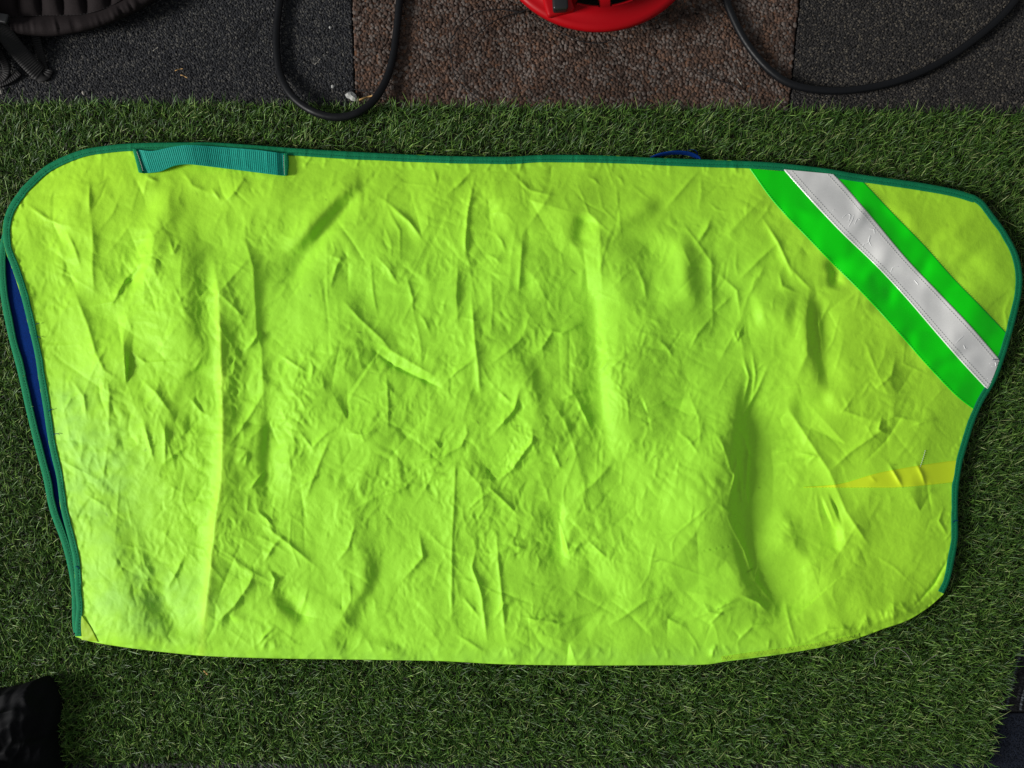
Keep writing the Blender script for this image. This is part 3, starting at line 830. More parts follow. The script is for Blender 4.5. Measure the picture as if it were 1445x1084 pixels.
for _ in range(46):                                        # specks and scuffs
    sx, sy = rs.uniform(60, 1340), rs.uniform(240, 920); sr = rs.uniform(.7, 1.7); an = rs.uniform(0, 3.14); el = rs.uniform(1, 4.5)
    i_, j_ = np.unravel_index(np.argmin((Xc[::4, ::4] - sx) ** 2 + (Yc[::4, ::4] - sy) ** 2), Xc[::4, ::4].shape)
    sl = (slice(max(0, i_ * 4 - 12), i_ * 4 + 12), slice(max(0, j_ * 4 - 12), j_ * 4 + 12))
    ux, uy = Xc[sl] - sx, Yc[sl] - sy
    pa, pb = ux * math.cos(an) + uy * math.sin(an), -ux * math.sin(an) + uy * math.cos(an)
    c[sl] *= (1 - rs.uniform(.15, .5) * np.exp(-(pa / (sr * el)) ** 2 - (pb / sr) ** 2))[..., None]
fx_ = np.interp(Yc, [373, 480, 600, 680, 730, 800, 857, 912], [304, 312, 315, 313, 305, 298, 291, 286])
crest_glow = np.exp(-((Xc - fx_ + 1.5) / 5.5) ** 2) * sstep(360, 470, Yc) * (.6 + .5 * perlin(Xc / 14, Yc / 26, 69))
c = c * (1 - .5 * crest_glow[..., None]) + .5 * crest_glow[..., None] * np.array([.58, .88, .07])        # yellow highlight of the ridge, painted into the colour
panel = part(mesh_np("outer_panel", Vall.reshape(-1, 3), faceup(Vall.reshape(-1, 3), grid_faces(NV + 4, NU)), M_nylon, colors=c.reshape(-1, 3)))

# lower layer: the far half of the folded sheet; its blue lining shows in the gap on the left
low_left = [(38, 268), (19, 292), (8, 316), (0, 344), (-3, 376), (2, 426), (12, 476), (25, 526), (36, 576), (48, 626), (61, 676), (70, 720), (87, 767), (97, 807), (101, 840), (102, 880), (104, 893)]
inset = lambda P, dx, dy: [(x + dx, y + dy) for x, y in P]
low_top = [low_left[0]] + inset(top_pts, 0, 4)[1:-1] + [(1370, 281)]
low_right = [(1370, 281)] + inset(right_pts, -5, 1)[1:-1] + [(1326, 834)]
low_bot = [(104, 893)] + inset(bot_pts, 0, -5)[1:-1] + [(1326, 834)]
GL = coons(low_top, low_right, low_bot, low_left, 200, 110)
zl = Z_MAT + .0006 + .0006 * perlin(GL[..., 0] / 30, GL[..., 1] / 30, 71)
VL = gp(GL[..., 0], GL[..., 1], zl)
part(mesh_np("lining", VL.reshape(-1, 3), faceup(VL.reshape(-1, 3), grid_faces(110, 200)), M_lining))
VL2 = VL.copy(); VL2[..., 2] = zl - .0013
low_col = np.repeat(np.array([[0.34, 0.80, 0.03]]), 110 * 200, 0)
part(mesh_np("under_panel", VL2.reshape(-1, 3), grid_faces(110, 200)[:, ::-1], M_nylon, colors=low_col))

# ------------------------------------------------------------------ binding tape round the edges
def stitches(name, C, step, ln, rad, m, parent, up=0.0003):
    """short thread stitches along a world polyline (one part)"""
    L = np.r_[0, np.cumsum(np.linalg.norm(np.diff(C, axis=0), axis=1))]
    s = np.arange(step / 2, L[-1] - ln, step)
    V = []; F = []
    T, S, U = frames(C)
    ring = circle(1.0, 5)
    for q in s:
        base = len(V) * 1
        for f, k in ((0, .35), (.3, 1), (.7, 1), (1, .35)):
            p = np.array([np.interp(q + f * ln, L, C[:, a]) for a in range(3)])
            i = min(int(np.searchsorted(L, q)), len(C) - 1)
            for cx, cy in ring:
                V.append(p + S[i] * cx * rad * k + U[i] * (cy * rad * k + up))
        for rI in range(3):
            for j in range(5):
                j2 = (j + 1) % 5
                F.append([base + rI * 5 + j, base + rI * 5 + j2, base + rI * 5 + 5 + j2, base + rI * 5 + 5 + j])
    o = mesh_np(name, np.array(V), np.array(F), m)
    o["kind"] = "stuff"
    return adopt(o, parent)

def binding(pts, width, n, name="binding", layer_up=True, flip=1, zfix=None, seed=0, label=None, width2=None):
    """tape folded over the cloth's edge; its outer rim runs along pts (photo chart)"""
    C2 = spline(pts, n)
    T = np.gradient(C2, axis=0); T /= np.linalg.norm(T, axis=1)[:, None]
    N = np.stack([-T[:, 1], T[:, 0]], 1) * flip           # inward
    r_ = np.random.default_rng(seed)
    wob = np.interp(np.arange(n), np.linspace(0, n - 1, 40), r_.normal(0, .35, 40))
    wv = np.linspace(width, width2 or width, n) + wob
    tv = np.linspace(0, 1, 9)
    rows = []
    # profile across: under side -> rim -> top side with a slight crown and pressed inner hem
    prof = [(.98, -.9), (.5, -1.2), (.12, -1.0), (0.0, 0.0), (.06, 1.0), (.22, 1.7), (.45, 1.9), (.62, 1.45), (.72, 1.75), (.90, 1.6), (.99, 1.1), (1.0, .3)]
    for f, h in prof:
        Q = C2 + N * (wv * f)[:, None]
        Qh = C2 + N * (wv * max(f, .75))[:, None]
        z = (Z_LOW + hs(Qh[:, 0], Qh[:, 1]) * HSC) if zfix is None else np.full(n, zfix)
        z = z + h * HSC
        rows.append(gp(Q[:, 0], Q[:, 1], z))
    V = np.array(rows)
    uv = np.stack(np.meshgrid(np.linspace(0, 1, n), np.linspace(0, 1, len(prof))), -1).reshape(-1, 2)
    F = grid_faces(len(prof), n)
    if flip < 0: F = F[:, ::-1]
    o = part(mesh_np(name, V.reshape(-1, 3), F, M_bind))
    if label: o["label"] = label
    stitches("stitching", V[7], .0034, .0021, .00028, M_thread_green, o)
    return o, V

low_edge = low_left[2:]
bo, bv = binding(low_edge, 11, 420, flip=-1, zfix=Z_MAT + .0022, seed=5, label="green binding of the lower layer")
bo, bv = binding(list(reversed(top_pts[:1] + []))[:0] + [tuple(p) for p in spline(left_pts, 60)[6:]], 10.5, 520, flip=-1, seed=6, width2=9)
# top and right edge in one run, starting round the rounded left corner
run = [tuple(p) for p in spline(left_pts, 60)[:7][::-1]] + top_pts[1:]
bo, bv = binding(run, 11, 900, flip=1, seed=7)
bo, bv = binding(right_pts, 9.5, 420, flip=1, seed=8)

# ------------------------------------------------------------------ strip patches that lie on the cloth
def strip(name, A, B, nu, nv, m, off, parent, thick=0.9, colors=None, curl=None):
    """patch between two chart polylines, a real layer with turned edges"""
    A = spline(A, nu); B = spline(B, nu)
    f = np.linspace(0, 1, nv)[:, None, None]
    Gd = A[None] * (1 - f) + B[None] * f
    Hh = hs(Gd[..., 0], Gd[..., 1])
    e = np.minimum(np.arange(nv), nv - 1 - np.arange(nv))[:, None]
    offs = np.where(e == 0, -.4, np.where(e == 1, off * .8, off))
    if curl is not None: offs = offs + curl
    Vv = gp(Gd[..., 0], Gd[..., 1], Z_LOW + (Hh + offs) * HSC)
    Vv = Vv.reshape(-1, 3)
    return part(mesh_np(name, Vv, faceup(Vv, grid_faces(nv, nu)), m), parent), Gd

# hi-vis tape: bright green backing with a pale reflective strip sewn along its middle
lowA = [(1057, 238), (1092, 286), (1138, 335), (1180, 378), (1222, 420), (1264, 466), (1306, 514), (1348, 558), (1379, 582)]
upB = [(1213, 250), (1232, 270), (1262, 302), (1305, 346), (1345, 391), (1385, 432), (1424, 473)]
tape, _ = strip("reflective_tape", lowA, upB, 330, 110, M_stripe, 0.9, None)
tape["label"] = "bright green tape band sewn across the corner"
wA = [(1104, 239), (1145, 285), (1187, 329), (1236, 376), (1278, 421), (1320, 470), (1355, 510), (1394, 552)]
wB = [(1178, 246), (1200, 270), (1236, 312), (1280, 365), (1322, 409), (1367, 456), (1411, 507)]
white, GW = strip("reflective_strip", wA, wB, 320, 46, M_refl, 2.0, tape)
white["label"] = "pale grey-white reflective strip with stitched edges"
def on_sheet(pts, n, off):
    C = spline(pts, n)
    return sheet_xyz(C[:, 0], C[:, 1], off)
def shift(P, Q, f):
    A = spline(P, 60); B = spline(Q, 60)
    return [tuple(p) for p in A * (1 - f) + B * f]
stitches("stitching", on_sheet(shift(lowA, upB, .012), 260, 1.3), .0030, .0019, .00022, M_thread_green, tape)
stitches("stitching", on_sheet(shift(lowA, upB, .988), 260, 1.3), .0030, .0019, .00022, M_thread_green, tape)
for f in (.05, .16, .84, .95):
    stitches("stitching", on_sheet(shift(wA, wB, f), 260, 2.3), .0032, .0022, .00024, M_thread_white, white)
# raised crinkles of the clear film, coloured white in place of glints
for pts in ([(1189, 307), (1196, 302), (1200, 305), (1197, 314)], [(1197, 321), (1203, 310), (1205, 303)], [(1206, 316), (1210, 309), (1214, 310)], [(1227, 323), (1233, 324), (1234, 330)], [(1229, 333), (1224, 343), (1219, 345), (1217, 352)], [(1230, 348), (1226, 340), (1228, 332)], [(1257, 384), (1260, 378), (1268, 376)], [(1349, 484), (1355, 478), (1360, 474)], [(1360, 487), (1362, 492), (1365, 491)], [(1396, 513), (1404, 511), (1405, 517), (1399, 517)], [(1175, 297), (1178, 296)], [(1290, 395), (1296, 402)]):
    C = on_sheet(pts, 22, 2.05)
    tp = np.sin(np.linspace(.25, math.pi - .25, len(C))) ** .6
    part(sweep("film_crinkle_glint", C, circle(.00045, 6), M_film, taper=tp), white)

# teal webbing loop along the top edge
hA = [(191, 211), (215, 213), (240, 208), (262, 205), (290, 206), (330, 209), (365, 212), (401, 217)]
hB = [(201, 244.5), (225, 242), (245, 234), (264, 231.5), (290, 234), (330, 239), (365, 243.5), (402, 248)]
nu, nv = 640, 24
s_ = np.linspace(0, 1, nu)[None, :]
lift = 3.5 + 6.5 * np.exp(-((s_ - .36) / .16) ** 2) + 1.5 * np.sin(s_ * 9)
rib = 0.22 * np.sign(np.sin(s_ * 2 * math.pi * 74)) * np.abs(np.sin(s_ * 2 * math.pi * 74)) ** .6
edge_fade = np.minimum(1, np.minimum(np.arange(nv), nv - 1 - np.arange(nv)) / 2.0)[:, None]
ends_ = sstep(0, .06, s_) * sstep(0, .06, 1 - s_)
A = spline(hA, nu); B = spline(hB, nu); f = np.linspace(0, 1, nv)[:, None, None]
Gd = A[None] * (1 - f) + B[None] * f
hb = np.broadcast_to(blur(HF, 20)[0:1, 0:1] * 0, (nv, nu))
hmid = hs(Gd[..., 0], np.maximum(Gd[..., 1], 226))
Vv = gp(Gd[..., 0], Gd[..., 1], Z_LOW + (hmid.mean(0)[None] * .6 + hmid * .4 + 1.8 + lift * (.1 + .9 * ends_) + rib * edge_fade) * HSC)
loop = part(mesh_np("webbing_loop", Vv.reshape(-1, 3), faceup(Vv.reshape(-1, 3), grid_faces(nv, nu)), M_web))
Vv2 = Vv.copy(); Vv2[..., 2] -= .0014
part(mesh_np("webbing_back", Vv2.reshape(-1, 3), grid_faces(nv, nu)[:, ::-1], M_web), loop)
# ribs side walls
sideV = np.concatenate([Vv[[0]], Vv2[[0]], Vv[[-1]], Vv2[[-1]]]).reshape(-1, 3)
fs = np.vstack([grid_faces(2, nu), grid_faces(2, nu) + 2 * nu])
part(mesh_np("webbing_selvedge", sideV, fs, M_web), loop)
for A_, B_ in (([(186.5, 210), (191, 226), (195.5, 243.5)], [(194, 211), (199, 227), (203.5, 245)]), ([(400, 216.5), (400.5, 232), (401, 248.5)], [(407, 216.5), (408, 232), (406.5, 247)])):
    e_, _ = strip("folded_end", A_, B_, 40, 9, M_bind, 6.5, loop)
for pts in ([(193, 213), (198, 228), (202.5, 243)], [(400.5, 218), (400.8, 232), (401.5, 247)]):
    stitches("stitching", on_sheet(pts, 60, 7.3), .0022, .0016, .00035, M_thread_white, loop)

# yellow dart with its seam
dA = [(1134, 687.2), (1160, 685.5), (1191, 681.5), (1232, 669), (1262, 662.5), (1300, 656), (1352, 648.5)]
dB = [(1134, 688.2), (1160, 688.2), (1191, 688.5), (1232, 688.5), (1262, 688.5), (1300, 686), (1346, 681)]
dart, _ = strip("dart", dA, dB, 170, 22, M_dart, 1.3, None)
dart["label"] = "yellow wedge of cloth tucked along a seam"
stitches("stitching", on_sheet(dB, 200, 1.3), .0036, .0020, .00022, M_thread_dark if False else M_thread_lime, dart)
tear = stitches("mended_tear", on_sheet([(1306, 634), (1303, 645), (1298, 660)], 24, .6), .0024, .0017, .0004, M_thread_white, sheet)
tear["label"] = "short line of white mending stitches"
# zigzag overlocked hem at the lower right of the fold
zz = spline([(1018, 929), (1065, 922.5), (1114, 916), (1164, 907.5), (1212, 896)], 64)
T = np.gradient(zz, axis=0); T /= np.linalg.norm(T, axis=1)[:, None]; Nn = np.stack([-T[:, 1], T[:, 0]], 1)
hem, _ = strip("hem_tape", [tuple(p) for p in zz[::7] - Nn[::7] * 3.2], [tuple(p) for p in zz[::7] + Nn[::7] * 4.5], 150, 9, M_nylon, 1.2, None)
_c = hem.data.color_attributes.new("Col", 'FLOAT_COLOR', 'POINT')
_c.data.foreach_set("color", np.tile(np.array([.42, .80, .04, 1], np.float32), len(hem.data.vertices)))
z2 = zz + Nn * (np.where(np.arange(64) % 2 == 0, 2.6, -2.2))[:, None]
C = sheet_xyz(z2[:, 0], z2[:, 1], 1.1)
part(sweep("zigzag_stitch", C, circle(.00028, 5), M_thread_lime), hem)
# folded tag at the near left corner
tagp, _ = strip("corner_tag", [(110, 866), (112, 880), (115, 903)], [(115, 868), (128, 884), (140, 906)], 40, 16, M_nylon, 1.6, None)
_c = tagp.data.color_attributes.new("Col", 'FLOAT_COLOR', 'POINT')
_c.data.foreach_set("color", np.tile(np.array([.36, .60, .03, 1], np.float32), len(tagp.data.vertices)))

# blue strap end peeping out behind the top edge
sp = spline([(914, 226), (928, 219.5), (950, 215.5), (970, 216.5), (984, 222), (988, 228)], 60)
zc = Z_MAT + .0005 + .006 * np.sin(np.linspace(0, math.pi, 60))
part(sweep("strap", gp(sp[:, 0], sp[:, 1], zc), superell(.0011, .0048, 14, .5), M_lining))["label"] = "blue strap showing behind the top edge"
th = spline([(968, 214), (976, 211), (983, 214), (984, 222), (983, 228)], 40)
part(sweep("loose_thread", gp(th[:, 0], th[:, 1], Z_MAT + .004), circle(.0005, 6), M_lining))
# frayed ends along the left edge
for x, y, dx, dy in ((50, 458, 6, -2), (52, 476, 5, 1), (68, 580, 7, -3), (76, 613, 8, 0), (106, 800, 6, 3), (1352, 735, -7, 2), (1409, 508, -8, 0)):
    C = on_sheet([(x, y), (x + dx * .5, y + dy * .2 - 1), (x + dx, y + dy)], 10, 2.5)
    part(sweep("loose_thread", C, circle(.00035, 5), M_lining))

# ------------------------------------------------------------------ the grass mat
mat_poly = [(-160, 150), (200, 147), (480, 150), (800, 153), (1100, 156), (1300, 160), (1520, 163), (1500, 700), (1468, 810), (1446, 880), (1420, 962), (1403, 1010), (1390, 1078), (900, 1080), (500, 1078), (100, 1077), (-180, 1079)]
PM = np.array(mat_poly, float)
mat_t = thing("grass_mat", "green artificial grass mat lying on the carpet under the yellow-green sheet", "grass mat", tuple(gp(722, 600, 0)))
def inside(poly, x, y):
    c_ = np.zeros(x.shape, bool); n_ = len(poly); j = n_ - 1
    for i in range(n_):
        xi, yi = poly[i]; xj, yj = poly[j]
        cond = ((yi > y) != (yj > y)) & (x < (xj - xi) * (y - yi) / (yj - yi + 1e-12) + xi)
        c_ ^= cond; j = i
    return c_
bmv = gp(PM[:, 0], PM[:, 1], .003)
bm = bmesh.new()
vs = [bm.verts.new(v) for v in bmv]; vb = [bm.verts.new((v[0], v[1], .0012)) for v in bmv]
bm.faces.new(vs[::-1]); 
for i in range(len(vs)):
    j = (i + 1) % len(vs)
    bm.faces.new([vs[i], vs[j], vb[j], vb[i]])
bmesh.ops.recalc_face_normals(bm, faces=bm.faces)
me = bpy.data.meshes.new("backing"); bm.to_mesh(me); bm.free()
me.materials.append(M_back)
bk = bpy.data.objects.new("backing", me); COL.objects.link(bk); adopt(bk, mat_t)

outline = np.vstack([spline(run, 160), spline(right_pts, 90), spline(bot_pts, 160)[::-1], spline(low_left, 90)[::-1]])
def grow(name, n_try, hmin, hmax, lean, wid, pal, pw, seed, curl):
    r_ = np.random.default_rng(seed)
    x = r_.uniform(-70, 1490, n_try); y = r_.uniform(146, 1082, n_try)
    # tufts: pull blades towards tuft centres
    ok = inside(mat_poly, x, y)
    x, y = x[ok], y[ok]
    ins = inside([tuple(p) for p in outline[::2]], x, y)
    # keep a rim of flattened blades just under the edge
    D = np.full(x.shape, 1e9)
    for p in outline[::3]:
        D = np.minimum(D, (x - p[0]) ** 2 + (y - p[1]) ** 2)
    D = np.sqrt(D)
    keep = ~ins | (D < 14)
    x, y, ins, D = x[keep], y[keep], ins[keep], D[keep]
    n = len(x)
    P = gp(x, y, .003)
    h = r_.uniform(hmin, hmax, n)
    h = np.where(ins, np.minimum(h, .0085), np.where((D < 8) & (r_.random(n) < .5), h * 1.35, h))
    f = perlin(x / 60, y / 60, seed)
    az = r_.uniform(0, 2 * math.pi, n)
    # nap: brushed away from the photographer at the far edge, mixed elsewhere
    nap = np.stack([np.cos(az), np.sin(az)], 1) * np.abs(r_.normal(lean, lean * .5, n))[:, None] + np.array([[0.05, 0.10]])
    nl = np.linalg.norm(nap, axis=1)
    d = nap / nl[:, None]
    side = np.stack([-d[:, 1], d[:, 0]], 1)
    tw = r_.normal(0, .6, n)
    side = side * np.cos(tw)[:, None] + d * np.sin(tw)[:, None]
    w_ = wid * r_.uniform(.7, 1.25, n)
    rows = []
    bend = r_.uniform(.2, curl, n)
    for fr, wk in ((0, 1.0), (.45, .95), (.8, .75), (1.0, .12)):
        out = nl * h * (fr * (1 - bend) + bend * fr ** 2 * 1.5)
        zz_ = h * (fr - .22 * bend * nl * fr ** 2)
        zz_ = np.where(ins, np.minimum(zz_, .0085), zz_)
        c0 = np.c_[P[:, :2] + d * out[:, None], P[:, 2] + zz_]
        rows.append(c0 - np.c_[side, 0 * h] * (w_ * wk / 2)[:, None])
        rows.append(c0 + np.c_[side, 0 * h] * (w_ * wk / 2)[:, None])
    V = np.stack(rows, 1)                              # n,8,3
    fq = np.array([[0, 1, 3, 2], [2, 3, 5, 4], [4, 5, 7, 6]])
    F = (fq[None] + (np.arange(n) * 8)[:, None, None]).reshape(-1, 4)
    ci = r_.choice(len(pal), n, p=pw)
    c_ = pal[ci] * (0.75 + .5 * r_.random((n, 1))) * (1 + .25 * f[:, None])
    cc = np.repeat(c_[:, None, :], 8, 1)
    o = mesh_np(name, V.reshape(-1, 3), F, M_grass, colors=cc.reshape(-1, 3))
    o["kind"] = "stuff"
    return adopt(o, mat_t)
pal_t = np.array([[.028, .030, .010], [.050, .046, .020], [.018, .028, .008]])
pal_gr = np.array([[.024, .072, .008], [.046, .124, .013], [.084, .190, .022], [.19, .33, .060], [.28, .35, .12]])
grow("thatch", 90000, .004, .008, 1.0, .0008, pal_t, [.4, .25, .35], 91, .9)
grow("grass_blades", 325000, .006, .0130, .64, .00074, pal_gr, [.26, .29, .23, .16, .06], 92, .85)

# ------------------------------------------------------------------ extension cable (two bights in view)
M_cable = mat("black_rubber", (0.006, 0.0064, 0.008), 0.38, 0.25)
_n = noise_node(M_cable, 260, 4, 0.6)
r = ramp_node(M_cable, _n.outputs["Fac"], [(0.3, (0.36,) * 3), (0.7, (0.55,) * 3)])
lk(M_cable, r.outputs[0], bsdf(M_cable).inputs["Roughness"]); bump_node(M_cable, _n.outputs["Fac"], .15, .0006)
def cable(pts, label, z_of, rad=.0047):
    C = spline(pts, 220)
    z = np.array([z_of(x, y) for x, y in C])
    z = np.convolve(np.pad(z, 12, mode='edge'), np.ones(25) / 25, 'valid')
    o = sweep("power_cable", gp(C[:, 0], C[:, 1], z), circle(rad, 14), M_cable)
    return tag(o, label, "cable", "black power cables on the carpet")
cable([(420, -130), (404, -60), (395, 0), (390, 45), (391, 80), (396, 107), (409, 132), (430, 151), (455, 162.5), (480, 165.5), (505, 159), (527, 142), (544, 115), (554, 82), (560, 40), (564, 0), (572, -60), (600, -130)],
      "black cable hanging down in a narrow loop between the charcoal and brown carpet tiles", lambda x, y: .0075 + (.013 if y > 135 else 0))
cable([(1000, -120), (1014, -50), (1025, 0), (1034, 24), (1048, 52), (1066, 78), (1088, 101), (1112, 117), (1142, 125.5), (1180, 128.5), (1220, 125), (1265, 115), (1310, 97), (1350, 74), (1390, 44), (1416, 20), (1436, -5), (1470, -60), (1500, -120)],
      "black cable lying in a wide arc on the dark carpet tile at upper right", lambda x, y: .0078)

# ------------------------------------------------------------------ red cable reel, its rim shows at the top
M_red = mat("red_plastic", (0.40, 0.002, 0.006), 0.5, 0.15)
_n = noise_node(M_red, 35, 4, 0.6)
r = ramp_node(M_red, _n.outputs["Fac"], [(0.3, (0.36,) * 3), (0.7, (0.52,) * 3)])
lk(M_red, r.outputs[0], bsdf(M_red).inputs["Roughness"])
M_blackp = mat("black_plastic", (0.014, 0.014, 0.015), 0.38, 0.5)
ZR = .052
rc = gp(843, -99, ZR); RR = float(gp(843, 40.5, ZR)[1]); RR = rc[1] - RR
reel = thing("cable_reel", "red plastic cable reel with black latch on the brown carpet at the top edge", "cable reel", (rc[0], rc[1], 0))
def lathe(name, prof, m, center, seg=120, skip=None, parent=None):
    a = np.linspace(0, 2 * math.pi, seg, endpoint=False)
    V = []; 
    for rr_, z in prof:
        V.append(np.stack([center[0] + rr_ * np.cos(a), center[1] + rr_ * np.sin(a), np.full(seg, z)], 1))
    V = np.vstack(V)
    F = grid_faces(len(prof), seg, wrap=True)
    if skip is not None:
        k = np.arange(len(F)); rw = k // seg; cl = k % seg
        F = F[~skip(rw, cl, a)]
    return adopt(mesh_np(name, V, F, m), parent)
slot_rows = (6, 15)
def slots(rw, cl, a):
    t = (np.degrees(a[cl]) + 360) % 360
    mkey = ((t - 252) % 360)
    k = (mkey % 24)
    return ((rw == 6) | (rw == 15)) & (k > 2) & (k < 18)
Rr = RR
prof = [(Rr - .004, ZR - .012), (Rr - .001, ZR - .011), (Rr, ZR - .006), (Rr - .001, ZR - .002), (Rr - .006, ZR), (Rr - .030, ZR + .0005), (Rr * .79, ZR + .001), (Rr * .60, ZR + .001), (Rr * .45, ZR + .002), (Rr * .42, ZR + .012), (Rr * .2, ZR + .014), (.004, ZR + .014),
        (.004, ZR + .010), (Rr * .42, ZR - .002), (Rr * .60, ZR - .003), (Rr * .60, ZR - .003), (Rr * .79, ZR - .003), (Rr - .030, ZR - .0035), (Rr - .008, ZR - .004), (Rr - .004, ZR - .012)]
lathe("upper_flange", prof, M_red, rc, 240, slots, reel)
lathe("drum", [(Rr * .55, .006), (Rr * .55, ZR - .004)], M_blackp, rc, 96, None, reel)
lathe("lower_flange", [(.004, .006), (Rr * .80, .006), (Rr * .82, .009), (Rr * .82, .012), (Rr * .8, .013), (.004, .013)], M_blackp, rc, 120, None, reel)
# wound cable on the drum
tt_ = np.linspace(0, 5 * 2 * math.pi, 420)
C = np.stack([rc[0] + (Rr * .62) * np.cos(tt_), rc[1] + (Rr * .62) * np.sin(tt_), .018 + .0052 * tt_ / (2 * math.pi)], 1)
adopt(sweep("wound_cable", C, circle(.0046, 10), M_cable), reel)
def rounded_box(name, c, s, m, parent, bev=.0012, rotz=0.0, seg=3):
    bm = bmesh.new(); bmesh.ops.create_cube(bm, size=1)
    for v in bm.verts: v.co = Vector((v.co.x * s[0], v.co.y * s[1], v.co.z * s[2]))
    bmesh.ops.bevel(bm, geom=bm.edges[:], offset=bev, segments=seg, affect='EDGES', profile=.5)
    ca, sa = math.cos(rotz), math.sin(rotz)
    for v in bm.verts: v.co = Vector((c[0] + v.co.x * ca - v.co.y * sa, c[1] + v.co.x * sa + v.co.y * ca, c[2] + v.co.z))
    me = bpy.data.meshes.new(name); bm.to_mesh(me); bm.free()
    for p in me.polygons: p.use_smooth = True
    me.materials.append(m)
    o = bpy.data.objects.new(name, me); COL.objects.link(o)
    return adopt(o, parent)
lc = gp(790, 3, ZR + .008)
br = rounded_box("latch_bracket", gp(787, 3, ZR + .002), (.034, .034, .010), M_red, reel, .004, .25)
lt = rounded_box("latch", (lc[0], lc[1], ZR + .011), (.0185, .027, .012), M_blackp, br, .003, .05)
rounded_box("latch_slot", (lc[0], lc[1] + .002, ZR + .0172), (.008, .006, .0012), M_cable, lt, .0005, .05)

# ------------------------------------------------------------------ dark quilted pad with webbing strap at the upper left
M_quilt = mat("brown_quilted_cloth", (0.018, 0.012, 0.012), 0.85, 0.2)
_n = noise_node(M_quilt, 900, 3, 0.6)
r = ramp_node(M_quilt, _n.outputs["Fac"], [(0.3, (0.0075, 0.005, 0.0055)), (0.7, (0.017, 0.0115, 0.012))])
lk(M_quilt, r.outputs[0], bsdf(M_quilt).inputs["Base Color"]); bump_node(M_quilt, _n.outputs["Fac"], .4, .0006)
M_strap = mat("black_webbing", (0.012, 0.0108, 0.011), 0.6, 0.3)
pad = thing("quilted_pad", "dark brown quilted pad with webbing strap at the upper left on charcoal carpet", "pad", tuple(gp(60, -60, 0)))
ZP = .030
rim = spline([(-260, 112), (-130, 106), (-60, 92), (-22, 64), (4, 52), (40, 50.5), (70, 51.5), (100, 48), (130, 42), (158, 33), (180, 23), (205, 10), (232, -8), (262, -34), (290, -70)], 300)  # unseen left lobe added to shade the carpet below the pad
seam = spline([(-260, 60), (-130, 58), (-66, 50), (-30, 32), (-4, 24.5), (20, 24), (60, 22), (100, 21.5), (125, 19), (150, 11), (172, 0), (195, -16), (220, -38), (244, -66), (262, -100)], 300)
back = spline([(-260, -260), (-180, -260), (-90, -260), (-20, -262), (30, -262), (70, -264), (105, -266), (135, -268), (165, -272), (190, -276), (215, -280), (235, -282), (250, -285)], 300)
xs = seam[:, 0]
chan = ((xs - 25) / 32.5)
ph = chan - np.floor(chan)
# lower band
rows = []
rp = np.random.default_rng(3)
puck = np.interp(np.arange(300), np.arange(0, 300, 2), rp.normal(0, 1, 150))
for f, z in ((0.0, .018), (0.02, .023), (.12, .029), (.35, .033), (.6, .034), (.85, .0315), (1.0, .029)):
    Q = rim * (1 - f) + seam * f
    rows.append(gp(Q[:, 0], Q[:, 1], z * (1 + .9 * sstep(6, -70, Q[:, 0])) + .0008 * puck * math.sin(math.pi * min(f + .1, 1)) * (f > .2)))  # out-of-frame left part raised so that it casts the shade
V = np.array(rows)
band = adopt(mesh_np("edge_band", V.reshape(-1, 3), grid_faces(len(rows), 300), M_quilt), pad)
# under side so it is a closed body
rows = []
for f, z in ((0.0, .018), (.03, .015), (.4, .010)):
    Q = rim * (1 - f) + back * f
    rows.append(gp(Q[:, 0], Q[:, 1], z))
adopt(mesh_np("underside", np.array(rows).reshape(-1, 3), grid_faces(3, 300)[:, ::-1], M_quilt), pad)
# quilted channels, each its own piece
edges_ = [k for k in range(-8, 7)]
for k in edges_:
    lo, hi = k, k + 1
    sel = np.where((chan >= lo) & (chan <= hi))[0]
    if len(sel) < 4: continue
    i0, i1 = sel[0], min(sel[-1] + 1, 299)
    S0 = seam[i0:i1 + 1]; B0 = back[i0:i1 + 1]
    m_ = 16
    idx = np.linspace(0, len(S0) - 1, m_)
    S1 = np.stack([np.interp(idx, np.arange(len(S0)), S0[:, a]) for a in (0, 1)], 1)
    B1 = np.stack([np.interp(idx, np.arange(len(B0)), B0[:, a]) for a in (0, 1)], 1)
    u = np.linspace(0, 1, m_)
    crown = .0085 * (1 - np.abs(2 * u - 1) ** 2.6)
    rows = []
    for f in np.r_[0, .01, .03, .06, .1, np.linspace(.16, 1, 14)]:
        Q = S1 * (1 - f) + B1 * f
        z = (ZP - .002 + crown * (0.35 + .65 * min(f / .05, 1)) + .012 * min(f, .3)) * (1 + .9 * sstep(6, -70, Q[:, 0]))
        rows.append(gp(Q[:, 0], Q[:, 1], z))
    adopt(mesh_np("quilt_channel", np.array(rows).reshape(-1, 3), grid_faces(len(rows), m_), M_quilt), pad)
C = gp(seam[:, 0], seam[:, 1], .0305 * (1 + .9 * sstep(6, -70, seam[:, 0])))
stitches("stitching", C[::2], .0042, .0026, .0004, M_thread_dark, band)
